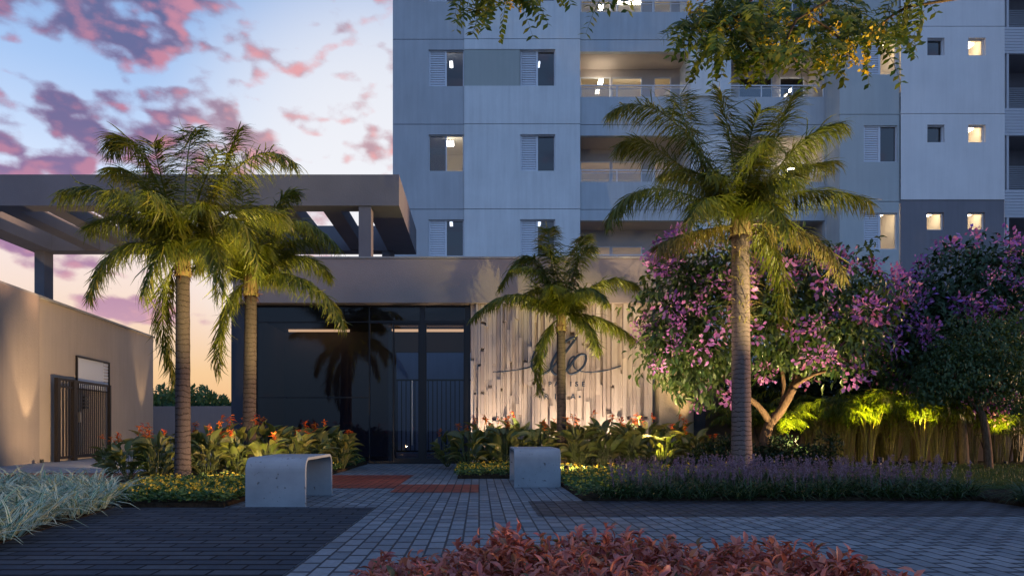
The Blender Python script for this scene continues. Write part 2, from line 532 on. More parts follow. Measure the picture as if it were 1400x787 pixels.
# ------------------------------------------------------------------ mesh building
class MB:
    def __init__(self):
        self.v, self.f, self.uv = [], [], None
        self.chunks = []          # numpy quad chunks (verts, faces)

    def quad(self, a, b, c, d):
        n = len(self.v)
        self.v += [tuple(a), tuple(b), tuple(c), tuple(d)]
        self.f.append((n, n + 1, n + 2, n + 3))

    def poly(self, pts):
        n = len(self.v)
        self.v += [tuple(p) for p in pts]
        self.f.append(tuple(range(n, n + len(pts))))

    def box(self, x0, x1, y0, y1, z0, z1):
        n = len(self.v)
        self.v += [(x0, y0, z0), (x1, y0, z0), (x1, y1, z0), (x0, y1, z0),
                   (x0, y0, z1), (x1, y0, z1), (x1, y1, z1), (x0, y1, z1)]
        self.f += [(n, n + 3, n + 2, n + 1), (n + 4, n + 5, n + 6, n + 7), (n, n + 1, n + 5, n + 4),
                   (n + 1, n + 2, n + 6, n + 5), (n + 2, n + 3, n + 7, n + 6), (n + 3, n, n + 4, n + 7)]
        return self

    def prism(self, poly, z0, z1):
        """vertical prism on a plan polygon (counter-clockwise)"""
        n = len(self.v)
        k = len(poly)
        self.v += [(p[0], p[1], z0) for p in poly] + [(p[0], p[1], z1) for p in poly]
        self.f.append(tuple(range(n + k, n + 2 * k)))
        self.f.append(tuple(range(n + k - 1, n - 1, -1)))
        for i in range(k):
            j = (i + 1) % k
            self.f.append((n + i, n + j, n + k + j, n + k + i))
        return self

    def tube(self, pts, rad, seg=8, cap=True):
        pts = [Vector(p) for p in pts]
        m = len(pts)
        if not hasattr(rad, '__len__'):
            rad = [rad] * m
        n0 = len(self.v)
        prev = None
        for i, p in enumerate(pts):
            d = (pts[min(i + 1, m - 1)] - pts[max(i - 1, 0)])
            d = d.normalized() if d.length > 1e-9 else Vector((0, 0, 1))
            if prev is None:
                ref = Vector((0, 0, 1)) if abs(d.z) < 0.9 else Vector((1, 0, 0))
                a = d.cross(ref).normalized()
            else:
                a = (prev - d * prev.dot(d)).normalized()
            prev = a
            b = d.cross(a)
            for k in range(seg):
                an = 2 * PI * k / seg
                self.v.append(tuple(p + (a * math.cos(an) + b * math.sin(an)) * rad[i]))
        for i in range(m - 1):
            for k in range(seg):
                k2 = (k + 1) % seg
                self.f.append((n0 + i * seg + k, n0 + i * seg + k2, n0 + (i + 1) * seg + k2, n0 + (i + 1) * seg + k))
        if cap:
            self.f.append(tuple(n0 + k for k in range(seg - 1, -1, -1)))
            self.f.append(tuple(n0 + (m - 1) * seg + k for k in range(seg)))
        return self

    def wall(self, x0, x1, z0, z1, y, holes=(), depth=0.15):
        """front wall sheet facing -Y with reveals into rectangular holes (x0,x1,z0,z1)"""
        xs = sorted({x0, x1, *[h[0] for h in holes], *[h[1] for h in holes]})
        zs = sorted({z0, z1, *[h[2] for h in holes], *[h[3] for h in holes]})
        xs = [x for x in xs if x0 <= x <= x1]
        zs = [z for z in zs if z0 <= z <= z1]
        for i in range(len(xs) - 1):
            for j in range(len(zs) - 1):
                cx, cz = (xs[i] + xs[i + 1]) / 2, (zs[j] + zs[j + 1]) / 2
                if any(h[0] < cx < h[1] and h[2] < cz < h[3] for h in holes):
                    continue
                self.quad((xs[i], y, zs[j]), (xs[i + 1], y, zs[j]), (xs[i + 1], y, zs[j + 1]), (xs[i], y, zs[j + 1]))
        for a, b, c, d in holes:
            a, b, c, d = max(a, x0), min(b, x1), max(c, z0), min(d, z1)
            e = y + depth
            self.quad((a, y, c), (a, e, c), (b, e, c), (b, y, c))
            self.quad((a, y, d), (b, y, d), (b, e, d), (a, e, d))
            self.quad((a, y, c), (a, y, d), (a, e, d), (a, e, c))
            self.quad((b, y, c), (b, e, c), (b, e, d), (b, y, d))
        return self

    def add(self, verts, faces):
        """numpy chunk of quads"""
        self.chunks.append((np.asarray(verts, dtype=np.float32), np.asarray(faces, dtype=np.int32)))

    def build(self, name, mat, parent=None, org=None, smooth=False, bevel=0.0):
        org = Vector(org) if org is not None else Vector((0, 0, 0))
        me = bpy.data.meshes.new(name)
        if self.chunks:
            vs, fs, off = [], [], 0
            for v, f in self.chunks:
                vs.append(v)
                fs.append(f + off)
                off += len(v)
            v = np.concatenate(vs) - np.array(org, dtype=np.float32)
            f = np.concatenate(fs)
            if self.f:
                n = len(v)
                ev = np.array(self.v, dtype=np.float32) - np.array(org, dtype=np.float32)
                v = np.concatenate([v, ev])
                faces = f.tolist() + [tuple(i + n for i in ff) for ff in self.f]
                me.from_pydata(v.tolist(), [], faces)
            else:
                me.vertices.add(len(v))
                me.vertices.foreach_set('co', v.ravel())
                me.loops.add(4 * len(f))
                me.loops.foreach_set('vertex_index', f.ravel())
                me.polygons.add(len(f))
                me.polygons.foreach_set('loop_start', np.arange(0, 4 * len(f), 4, dtype=np.int32))
                me.update(calc_edges=True)
        else:
            me.from_pydata([(p[0] - org.x, p[1] - org.y, p[2] - org.z) for p in self.v], [], self.f)
        if smooth:
            me.polygons.foreach_set('use_smooth', [True] * len(me.polygons))
        if mat is not None:
            me.materials.append(mat)
        me.update()
        o = bpy.data.objects.new(name, me)
        C.objects.link(o)
        if parent is not None:
            o.parent = parent
        else:
            o.location = org
        if bevel:
            b = o.modifiers.new('bevel', 'BEVEL')
            b.width = bevel
            b.segments = 2
            b.limit_method = 'ANGLE'
        return o


def tag(o, label=None, cat=None, group=None, kind=None):
    if label:
        o['label'] = label
    if cat:
        o['category'] = cat
    if group:
        o['group'] = group
    if kind:
        o['kind'] = kind
    return o


def thing(name, label, cat, loc=(0, 0, 0), rz=0.0, group=None):
    o = bpy.data.objects.new(name, None)
    C.objects.link(o)
    o.location = loc
    o.rotation_euler = (0, 0, rz)
    o.empty_display_size = 0.2
    return tag(o, label, cat, group)


def copy_tree(o, parent=None):
    c = o.copy()
    C.objects.link(c)
    c.parent = parent
    for ch in list(o.children):
        copy_tree(ch, c)
    return c


# ---- leaf scattering -------------------------------------------------
def strip_template(nseg, profile, bend, fold=0.0):
    """leaf along +x from 0..1, width along y (unit = full width 1), bending to -z; quads"""
    v, f = [], []
    for i in range(nseg + 1):
        s = i / nseg
        wd = profile(s) * 0.5
        # arc of total angle = bend
        if abs(bend) > 1e-6:
            x = math.sin(bend * s) / bend
            z = -(1 - math.cos(bend * s)) / bend
        else:
            x, z = s, 0.0
        if fold:
            v += [(x, -wd, z + fold * wd), (x, 0, z), (x, wd, z + fold * wd)]
        else:
            v += [(x, -wd, z), (x, wd, z)]
    k = 3 if fold else 2
    for i in range(nseg):
        for j in range(k - 1):
            a = i * k + j
            f.append((a, a + 1, a + k + 1, a + k))
    return np.array(v, dtype=np.float64), np.array(f, dtype=np.int64)


def frames(dirs, ups):
    """rotation matrices with columns x=dir, y=side, z~up"""
    d = dirs / np.linalg.norm(dirs, axis=1, keepdims=True)
    s = np.cross(ups, d)
    ln = np.linalg.norm(s, axis=1, keepdims=True)
    s = np.where(ln < 1e-6, np.array([[0, 1.0, 0]]), s / np.maximum(ln, 1e-6))
    u = np.cross(d, s)
    return np.stack([d, s, u], axis=2)


def scatter(mb, tv, tf, pos, dirs, ups, length, width):
    n = len(pos)
    if n == 0:
        return
    Rm = frames(np.asarray(dirs, float), np.asarray(ups, float))
    L = np.broadcast_to(np.asarray(length, float), (n,))
    W = np.broadcast_to(np.asarray(width, float), (n,))
    t = np.repeat(tv[None], n, 0)
    t = t * np.stack([L, W, L], 1)[:, None, :]
    out = np.einsum('nij,nkj->nki', Rm, t) + np.asarray(pos)[:, None, :]
    faces = tf[None] + (np.arange(n) * len(tv))[:, None, None]
    mb.add(out.reshape(-1, 3), faces.reshape(-1, 4))


def rand_dirs(n):
    d = rng.normal(size=(n, 3))
    return d / np.linalg.norm(d, axis=1, keepdims=True)


LEAF = strip_template(3, lambda s: max(0.03, math.sin(PI * min(1, s * 0.93 + 0.04)) ** 0.8), 0.9, 0.25)
LEAF_FLAT = strip_template(2, lambda s: max(0.05, math.sin(PI * (s * 0.92 + 0.04))), 0.5)
BLADE = strip_template(4, lambda s: max(0.05, (1 - s) ** 0.6 * min(1, 0.5 + 3 * s)), 1.4)
BLADE_STIFF = strip_template(3, lambda s: max(0.05, (1 - s) ** 0.7), 0.5)
LEAFLET = strip_template(3, lambda s: max(0.06, (1 - s) ** 0.55 * min(1, 0.4 + 4 * s)), 1.1)
BROAD = strip_template(6, lambda s: max(0.02, (math.sin(PI * s ** 0.85) ** 0.75 if s > 0.14 else 0.05)), 0.85, 0.35)
PETAL = strip_template(1, lambda s: 0.35 + 0.65 * s, 0.2)


def bez(p0, p1, p2, t):
    return (1 - t) ** 2 * p0 + 2 * t * (1 - t) * p1 + t * t * p2


def bez_tan(p0, p1, p2, t):
    return 2 * (1 - t) * (p1 - p0) + 2 * t * (p2 - p1)


def frond_mesh(mb, base, ctrl, tip, leaf_len, n=60, width=0.022, rach=0.018, bare=0.12, droop=0.55, plume=0.6):
    """feather palm frond: arched midrib and two rows of hanging leaflets"""
    p0, p1, p2 = (np.array(v, float) for v in (base, ctrl, tip))
    K = 10
    mb.tube([bez(p0, p1, p2, i / K) for i in range(K + 1)], [rach * (1 - 0.85 * i / K) for i in range(K + 1)], 5, False)
    for sgn in (-1, 1):
        t = bare + (1 - bare) * (np.arange(n) + rng.uniform(-0.4, 0.4, n) + 0.5) / n
        t = np.clip(t, 0.02, 1.0)[:, None]
        pos = bez(p0, p1, p2, t)
        tan = bez_tan(p0, p1, p2, t)
        tan /= np.linalg.norm(tan, axis=1, keepdims=True)
        up = np.array([[0, 0, 1.0]]) - tan * tan[:, 2:3]
        ul = np.linalg.norm(up, axis=1, keepdims=True)
        up = np.where(ul < 0.15, np.array([[0, -1.0, 0]]), up / np.maximum(ul, 0.15))
        sd = np.cross(tan, up) * sgn
        rise = rng.normal(0.15, plume * 0.5, n)[:, None]
        fwd = 0.45 + 0.9 * t ** 1.5
        d = sd * rng.uniform(0.8, 1.1, n)[:, None] + tan * fwd + up * rise + np.array([[0, 0, -droop]]) * rng.uniform(0.6, 1.3, n)[:, None]
        L = leaf_len * (0.35 + 0.65 * np.sin(PI * np.clip(0.12 + 0.80 * t[:, 0], 0, 1)) ** 0.7) * rng.uniform(0.8, 1.15, n)
        scatter(mb, *LEAFLET, pos, d, np.repeat(np.array([[0, 0, 1.0]]), n, 0) + rng.normal(0, 0.35, (n, 3)), L, width * rng.uniform(0.8, 1.2, n))


# ------------------------------------------------------------------ setting: ground
def sheet(name, poly, z, mat, kind='structure', thick=0.0):
    mb = MB()
    if thick:
        mb.prism(poly, z - thick, z)
    else:
        mb.poly([(p[0], p[1], z) for p in poly])
    o = mb.build(name, mat)
    o['kind'] = kind
    return o


def rect(x0, x1, y0, y1):
    return [(x0, y0), (x1, y0), (x1, y1), (x0, y1)]


sheet('ground', rect(-900, 900, -900, 1200), 0.0, M['ground'])
sheet('pavement', rect(-30, 30, -9, 15.42), 0.010, M['paver_light'])
sheet('pavement_dark', rect(-30, -1.0, -9, 6.59), 0.014, M['paver_dark'])
sheet('pavement_strip', [(0.51, 5.92), (4.75, 5.92), (5.25, 6.5), (5.25, 7.19), (0.51, 7.19)], 0.014, M['paver_dark_side'])
sheet('red_paving', rect(-2.44, -1.08, 8.80, 11.37), 0.014, M['paver_red'])
sheet('red_paving', rect(-1.07, 0.0, 8.2, 9.4), 0.014, M['paver_red'])
sheet('driveway', rect(-10.3, -5.7, 11.9, 22), 0.018, M['concrete_drive'])
sheet('red_paving', [(-9.0, 9.7), (-5.6, 9.7), (-5.7, 11.896), (-10.2, 11.896)], 0.014, M['paver_red'])
# planting beds (soil a little proud of the paving)
BED_L = [(-2.46, 6.62), (-2.46, 15.14), (-5.2, 15.14), (-5.5, 9.9), (-3.95, 7.6), (-3.45, 6.62)]
BED_V = [(-2.95, 3.9), (-3.13, 4.5), (-3.30, 5.5), (-3.50, 6.6), (-4.0, 7.6), (-5.2, 9.3), (-8.5, 9.6), (-8.5, 3.9)]
BED_R = [(-0.33, 10.55), (1.09, 10.55), (1.09, 7.21), (5.27, 7.21), (5.27, 6.45), (4.95, 6.15), (12.5, 5.9), (12.5, 15.9), (3.8, 15.9), (3.8, 15.14), (-0.33, 15.14)]
sheet('flower_bed', BED_L[::-1], 0.05, M['soil'], thick=0.05)
sheet('flower_bed', BED_V, 0.02, M['soil'], thick=0.02)
sheet('flower_bed', BED_R, 0.05, M['soil'], thick=0.05)
LAWN = [(4.2, 8.2), (12.4, 8.2), (12.4, 14.0), (5.0, 14.0), (3.3, 10.2)]
sheet('lawn', LAWN, 0.056, M['turf'])
BED_F = []
for k in range(32):
    a = 2 * PI * k / 32
    ca, sa = math.cos(a), math.sin(a)
    BED_F.append((0.43 + 0.92 * math.copysign(abs(ca) ** 0.75, ca), 2.10 + 0.95 * math.copysign(abs(sa) ** 0.75, sa)))
sheet('flower_bed', BED_F, 0.04, M['soil'], thick=0.04)


def inside(poly, x, y):
    r = False
    n = len(poly)
    for i in range(n):
        x1, y1 = poly[i]
        x2, y2 = poly[(i + 1) % n]
        if (y1 > y) != (y2 > y) and x < (x2 - x1) * (y - y1) / (y2 - y1) + x1:
            r = not r
    return r


def sample_poly(poly, n):
    xs = [p[0] for p in poly]
    ys = [p[1] for p in poly]
    out = []
    while len(out) < n:
        x, y = rng.uniform(min(xs), max(xs)), rng.uniform(min(ys), max(ys))
        if inside(poly, x, y):
            out.append((x, y))
    return np.array(out)


# ------------------------------------------------------------------ apartment tower
TD = 22.7
ST = F / TD
SG = F / 21.9


def tx(px, D=TD):
    return (px - VX) / F * D


def tz(py, D=TD):
    return H + (VY - py) / F * D


tower = thing('apartment_tower', 'tall blue-grey apartment block with lit balconies behind the entrance building', 'apartment building', (8, TD, 0))
TO = tower.location


def tpart(mb, name, mat, parent=None, **kw):
    return mb.build(name, mat, parent or tower, TO, **kw)


FLOORS = [-48 - 116, -48, 68, 184, 300]
ZTOP = tz(-190)
groove_ys = [-62, 54, 170, 286]


def groove_holes(x0, x1, ys, D):
    return [(x0, x1, tz(y + 0.45, D), tz(y - 0.45, D)) for y in ys]


# section A (left, mid tone) and section B (lighter), grooves 3 cm deep
winA = [(tx(586), tx(634.0), tz(t + 50), tz(t)) for t in FLOORS]
winB = [(tx(711), tx(759), tz(t + 50), tz(t)) for t in FLOORS]
tpart(MB().wall(tx(537), tx(634.6), 0, ZTOP, TD, winA + groove_holes(tx(537), tx(634.6), groove_ys, TD), 0.14), 'wall', M['wall_mid'])
greenp = (tx(634.6), tx(711), tz(118), tz(68))
tpart(MB().wall(tx(634.6), tx(793), 0, ZTOP, TD - 0.03, winB + [greenp] + groove_holes(tx(634.6), tx(793), groove_ys, TD), 0.17), 'wall', M['wall_light'])
g = MB()
g.quad((greenp[0], TD - 0.012, greenp[2]), (greenp[1], TD - 0.012, greenp[2]), (greenp[1], TD - 0.012, greenp[3]), (greenp[0], TD - 0.012, greenp[3]))
tpart(g, 'wall_panel', M['wall_green'])
# bands between balcony openings (C, D, E)
OPEN = [(70 - 232, 132 - 232), (70 - 116, 132 - 116), (70, 132), (185, 248), (301, 364)]
holesC = [(tx(793), tx(944), tz(b), tz(t)) for t, b in OPEN]
holesE = [(tx(998), tx(1128), tz(b), tz(t)) for t, b in OPEN]
holesD = [(tx(944), tx(998), tz(b), tz(t)) for t, b in OPEN]
tpart(MB().wall(tx(793), tx(1128), 0, ZTOP, TD + 0.03, holesC + holesE + holesD + groove_holes(tx(793), tx(1128), groove_ys, TD), 0.16), 'wall', M['wall_band'])
for h in holesD:
    tpart(MB().box(h[0] - 0.02, h[1] + 0.02, TD - 0.05, TD + 1.25, h[2] + 0.0, h[3] - 0.003), 'balcony_pier', M['wall_light'])
# groove backs
for y in groove_ys:
    tpart(MB().box(tx(537) + 0.01, tx(1128), TD + 0.06, TD + 0.1, tz(y + 2), tz(y - 2)), 'joint', M['groove'])
# F strip + G
tpart(MB().wall(tx(1128), tx(1149), 0, ZTOP, TD + 0.02, (), 0.1), 'wall', M['wall_mid'])
DG = 21.9
gx0, gx1 = tx(1148, DG), tx(1230, DG)
winG = [(tx(1181, DG), tx(1227, DG), tz(b, DG), tz(b - 50, DG)) for b in (-136, -17, 102, 221.5, 341)]
gys = [-82, 37.5, 156.5, 275.5]
tpart(MB().wall(gx0, gx1, 0, ZTOP, DG, winG + groove_holes(gx0, gx1, gys, DG), 0.12), 'wall', M['wall_sage'])
gg = MB()
gg.quad((gx0, DG, 0), (gx0, DG, ZTOP), (gx0, TD + 0.4, ZTOP), (gx0, TD + 0.4, 0))
tpart(gg, 'wall', M['wall_sage'])
# H with small windows, dark below y 273
hx0, hx1 = gx1 + 0.001, tx(1372, DG)
winH = []
for py in (-66, 53, 171.5, 290.5):
    for px in (1266.5, 1322.5):
        winH.append((tx(px, DG), tx(px + 23.5, DG), tz(py + 24, DG), tz(py, DG)))
zh = tz(273.5, DG)
tpart(MB().wall(hx0, hx1, zh, ZTOP, DG - 0.05, [h for h in winH if h[2] > zh] + groove_holes(hx0, hx1, gys[:3], DG), 0.16), 'wall', M['wall_lilac'])
tpart(MB().wall(hx0, hx1, 0, zh, DG - 0.02, [h for h in winH if h[2] < zh], 0.13), 'wall', M['wall_dark'])
for y in gys:
    tpart(MB().box(gx0 + 0.02, hx1, DG + 0.03, DG + 0.06, tz(y + 2, DG), tz(y - 2, DG)), 'joint', M['groove'])
hs = MB()
hs.quad((hx1, DG - 0.05, 0), (hx1, DG + 2.0, 0), (hx1, DG + 2.0, ZTOP), (hx1, DG - 0.05, ZTOP))
tpart(hs, 'wall', M['wall_lilac'])
# section I: recessed with louvred bands and dark balconies
DI = 23.3
ix0, ix1 = tx(1371, DI), 21.0
Ibands = [(-186, -148), (-75, -38), (36.5, 73), (147.5, 185), (259, 297)]
for t, b in Ibands:
    ib = MB()
    z0, z1 = tz(b, DI), tz(t, DI)
    n = 9
    for k in range(n):
        za = z0 + (z1 - z0) * k / n
        zb = z0 + (z1 - z0) * (k + 0.86) / n
        ib.box(ix0, ix1, DI, DI + 0.08, za, zb)
    tpart(ib, 'louvre_band', M['white_alu'])
ibk = MB()
ibk.box(ix0, ix1, DI + 1.3, DI + 1.4, 0, ZTOP)
for t, b in Ibands:
    ibk.box(ix0, ix1, DI + 0.05, DI + 1.3, tz(b, DI) + 0.01, tz(b, DI) + 0.16)
tpart(ibk, 'balcony_back_wall', M['wall_dark'])
ip = MB()
ip.box(tx(1377, DI), tx(1380, DI), DI + 0.02, DI + 0.1, 0, ZTOP)
ip.box(tx(1384, DI), tx(1386.5, DI), DI + 0.9, DI + 1.0, 0, ZTOP)
tpart(ip, 'post', M['white_alu'])
for t, b in ((73, 147), (185, 259), (-38, 36)):
    l = MB()
    z0, z1 = tz(b - 2, DI), tz(t + 24, DI)
    for k in range(16):
        l.box(tx(1389, DI), ix1 - 1, DI + 1.1, DI + 1.14, z0 + (z1 - z0) * k / 16, z0 + (z1 - z0) * (k + 0.75) / 16)
    tpart(l, 'shutter', M['alu'])
# hidden bulk: side, roof, back
bk = MB()
bk.box(tx(537), tx(537) + 0.2, TD + 0.05, 29.8, 0, ZTOP)
bk.box(tx(537), 21.0, 30, 36, 0, ZTOP)
bk.box(tx(537), 21.0, TD + 0.3, 30, ZTOP, ZTOP + 0.3)
# unseen block added on the right to keep the low sun off the tower
bk.box(21.0, 27.0, 15.5, 36, 0, ZTOP + 6)
tpart(bk, 'wall', M['wall_light'])


def room(x0, x1, z0, z1, y0, depth, mat):
    """open-fronted room box, faces inwards"""
    m = MB()
    y1 = y0 + depth
    m.quad((x0, y1, z0), (x1, y1, z0), (x1, y1, z1), (x0, y1, z1))
    m.quad((x0, y0, z0), (x1, y0, z0), (x1, y1, z0), (x0, y1, z0))
    m.quad((x0, y0, z1), (x1, y0, z1), (x1, y1, z1), (x0, y1, z1))
    m.quad((x0, y0, z0), (x0, y1, z0), (x0, y1, z1), (x0, y0, z1))
    m.quad((x1, y0, z0), (x1, y1, z0), (x1, y1, z1), (x1, y0, z1))
    tpart(m, 'room', mat)


def window(h, y, shutter, lamp, roommat, dark=False, rd=2.4, shutter_blank=False):
    """sliding window: frame, louvred shutter leaf on the left, glass leaf on the right, the room behind"""
    x0, x1, z0, z1 = h
    fr = MB()
    e = 0.03
    fr.box(x0, x1, y, y + 0.07, z0, z0 + e)
    fr.box(x0, x1, y, y + 0.07, z1 - e, z1)
    fr.box(x0, x0 + e, y, y + 0.07, z0 + e, z1 - e)
    fr.box(x1 - e, x1, y, y + 0.07, z0 + e, z1 - e)
    xm = (x0 + x1) / 2 if shutter else x0 + e
    if shutter:
        fr.box(xm - 0.018, xm + 0.018, y, y + 0.06, z0 + e, z1 - e)
    o = tpart(fr, 'window', M['white_alu'])
    if shutter:
        s = MB()
        if shutter_blank:
            s.box(x0 + e, xm - 0.018, y + 0.03, y + 0.045, z0 + e, z1 - e)
        else:
            n = 15
            zz0, zz1 = z0 + e, z1 - e
            for k in range(n):
                a = zz0 + (zz1 - zz0) * k / n
                b = zz0 + (zz1 - zz0) * (k + 1) / n
                mbv = [(x0 + e, y + 0.045, b), (xm - 0.018, y + 0.045, b), (xm - 0.018, y + 0.005, a + 0.012), (x0 + e, y + 0.005, a + 0.012)]
                s.quad(*[mbv[3], mbv[2], mbv[1], mbv[0]])
                s.quad((x0 + e, y + 0.005, a + 0.012), (x0 + e, y + 0.045, a), (xm - 0.018, y + 0.045, a), (xm - 0.018, y + 0.005, a + 0.012))
            s.box(x0 + e, x0 + e + 0.03, y + 0.0, y + 0.05, z0 + e, z1 - e)
            s.box(xm - 0.048, xm - 0.018, y + 0.0, y + 0.05, z0 + e, z1 - e)
        s.build('shutter', M['white_alu'] if not shutter_blank else M['pane_dark'], o, TO)
        o.children[-1].parent = o
    pn = MB()
    pn.quad((xm + 0.018, y + 0.05, z0 + e), (x1 - e, y + 0.05, z0 + e), (x1 - e, y + 0.05, z1 - e), (xm + 0.018, y + 0.05, z1 - e))
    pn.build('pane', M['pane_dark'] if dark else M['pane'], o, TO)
    room(x0 - 0.35, x1 + 0.35, z0 - 0.5, z1 + 0.35, y + 0.10, rd, roommat)
    if lamp:
        lx, lz, lm, lw = lamp
        b = MB()
        b.box(lx - lw, lx + lw, y + 0.6, y + 0.9, lz - 0.035, lz + 0.035)
        tpart(b, 'ceiling_lamp', lm)


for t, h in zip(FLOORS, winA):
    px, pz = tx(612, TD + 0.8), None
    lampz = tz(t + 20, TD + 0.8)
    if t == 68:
        window(h, TD + 0.07, True, (tx(617, TD + .8), tz(88, TD + .8), M['lamp_white'], 0.05), M['room_dim'], True)
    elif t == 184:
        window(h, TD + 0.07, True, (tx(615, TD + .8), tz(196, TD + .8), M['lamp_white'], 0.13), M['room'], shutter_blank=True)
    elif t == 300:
        window(h, TD + 0.07, True, (tx(617, TD + .8), tz(306, TD + .8), M['lamp_cool'], 0.05), M['room_dim'], True)
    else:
        window(h, TD + 0.07, True, None, M['room_dim'], True)
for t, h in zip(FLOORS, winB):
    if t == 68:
        window(h, TD + 0.07, True, (tx(737, TD + .8), tz(88, TD + .8), M['lamp_cool'], 0.03), M['room_dim'], True)
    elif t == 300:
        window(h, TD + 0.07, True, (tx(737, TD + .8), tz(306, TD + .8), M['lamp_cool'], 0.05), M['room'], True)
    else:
        window(h, TD + 0.07, True, None, M['room_dim'], True)
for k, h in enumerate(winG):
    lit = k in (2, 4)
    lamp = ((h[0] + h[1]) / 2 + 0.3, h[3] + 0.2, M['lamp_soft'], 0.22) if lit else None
    window(h, DG + 0.05, True, lamp, M['room'] if lit else M['room_dim'], not lit)
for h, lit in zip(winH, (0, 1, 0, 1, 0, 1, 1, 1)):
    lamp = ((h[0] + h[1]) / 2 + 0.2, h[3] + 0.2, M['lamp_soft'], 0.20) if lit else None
    window(h, DG + 0.05, False, lamp, M['room'] if lit else M['room_dim'], not lit)


def balcony(h, lamps, roommat, panes, doorglass, lampmat, ytop):
    x0, x1, z0, z1 = h
    y0 = TD + 0.19
    yb = TD + 1.15
    bw_ = MB()
    dtop = tz(ytop + 35.5, yb)
    holes = []
    for a, b in panes:
        xa = tx(a, yb)
        xb = tx(b, yb)
        holes.append((max(xa, x0 + 0.02), min(xb, x1 - 0.05), z0 - 0.9, dtop))
    bw_.wall(x0, x1, z0 - 1.0, z1, yb, holes, 0.08)
    bw_.quad((x0, y0, z0 - 1.0), (x0, yb, z0 - 1.0), (x0, yb, z1), (x0, y0, z1))
    bw_.quad((x1, y0, z0 - 1.0), (x1, y0, z1), (x1, yb, z1), (x1, yb, z0 - 1.0))
    o = tpart(bw_, 'balcony', M['balcony_wall'])
    cl = MB()
    cl.box(x0, x1, y0, yb, z1 - 0.004, z1 + 0.08)
    cl.build('ceiling', M['balcony_wall'], o, TO)
    fl = MB()
    fl.box(x0, x1, y0, yb, z0 - 1.08, z0 - 1.0)
    fl.build('floor', M['balcony_wall'], o, TO)
    for hh in holes:
        f = MB()
        a, b, c, dd = hh
        e = 0.035
        yy = yb + 0.02
        f.box(a, b, yy, yy + 0.05, dd - e, dd)
        f.box(a, a + e, yy, yy + 0.05, c, dd - e)
        f.box(b - e, b, yy, yy + 0.05, c, dd - e)
        f.build('sliding_door', M['white_alu'], o, TO)
        p = MB()
        p.quad((a + e, yy + 0.03, c), (b - e, yy + 0.03, c), (b - e, yy + 0.03, dd - e), (a + e, yy + 0.03, dd - e))
        p.build('pane', doorglass, o, TO)
    r_ = MB()
    rz = z0 + (132 - 115) / ST
    r_.box(x0, x1, TD + 0.06, TD + 0.10, rz - 0.035, rz)
    r_.box(x0, x1, TD + 0.065, TD + 0.095, rz - 0.115, rz - 0.095)
    nps = 3
    for k in range(nps + 1):
        xx = x0 + 0.02 + (x1 - x0 - 0.06) * k / nps
        r_.box(xx, xx + 0.035, TD + 0.062, TD + 0.098, z0, rz - 0.035)
    ro = r_.build('railing', M['white_alu'], o, TO)
    gl2 = MB()
    gl2.quad((x0, TD + 0.08, z0), (x1, TD + 0.08, z0), (x1, TD + 0.08, rz - 0.12), (x0, TD + 0.08, rz - 0.12))
    gl2.build('rail_glass', M['rail_glass'], ro, TO)
    # the room behind the sliding doors
    room(x0 + 0.02, x1 - 0.02, z0 - 1.0, z1 + 0.1, yb + 0.10, 3.0, roommat)
    for (px, py, D, hw) in lamps:
        b = MB()
        zc = min(tz(py, D), z1 - 0.03)
        b.box(tx(px, D) - hw, tx(px, D) + hw, D, D + 0.22, zc - 0.035, zc + 0.035)
        tpart(b, 'ceiling_lamp', lampmat)


M['lamp_balc'] = emit_mat('balcony_lamp_glow', (1.0, 0.84, 0.62), 32.0)
M['lamp_dim'] = emit_mat('dim_balcony_lamp_glow', (1.0, 0.80, 0.58), 16.0)
PC = [(793, 835), (836, 878), (894, 918)]
PE = [(1010, 1056), (1066, 1100)]
for k, h in enumerate(holesC):
    py = (-126, -2 + 10, 110, 212, 330)[k]
    lampm = (M['lamp_balc'], M['lamp_balc'], M['lamp_balc'], M['lamp_dim'], M['lamp_dim'])[k]
    extra = [(822, py, TD + 0.75, 0.07)] if k in (1, 2) else [(820, py, TD + 1.9, 0.16)]
    balcony(h, extra + [(865, 0, TD + 1.36, 0.5)], M['room'], PC, M['pane'], lampm, OPEN[k][0])  # wide second lamp, hidden above the doors, is added to brighten the room
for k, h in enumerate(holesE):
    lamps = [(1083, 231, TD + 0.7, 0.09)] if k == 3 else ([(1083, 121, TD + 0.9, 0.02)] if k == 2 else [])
    balcony(h, lamps, M['room'] if k == 3 else M['room_dim'], PE, M['pane'] if k == 3 else M['pane_dark'], M['lamp_balc'], OPEN[k][0])

# ------------------------------------------------------------------ entrance building
ED = 15.35
SE = F / ED


def ex(px, D=ED):
    return (px - VX) / F * D


def ez(py, D=ED):
    return H + (VY - py) / F * D


ent = thing('entrance_building', 'low entrance building with taupe fascia, dark glass lobby and pale slatted wall', 'entrance building', (0, ED, 0))
EO = ent.location


def epart(mb, name, mat, parent=None, **kw):
    return mb.build(name, mat, parent or ent, EO, **kw)


FD = 15.08
zf0, zf1 = ez(414, FD), ez(353, FD)
XR = ex(975, FD)
fa = MB()
fa.box(ex(318, FD), XR, FD, 19.5, zf0, zf1)
epart(fa, 'fascia', M['fascia'], bevel=0.012)
cap = MB()
cap.box(ex(317, FD), XR + 0.02, FD - 0.02, FD + 0.25, zf1 + 0.001, zf1 + 0.035)
epart(cap, 'parapet_cap', M['kerb'])
pl = MB()
pl.box(ex(318.5), ex(349), ED - 0.12, ED + 0.30, 0, zf0)
epart(pl, 'pillar', M['pillar'], bevel=0.01)
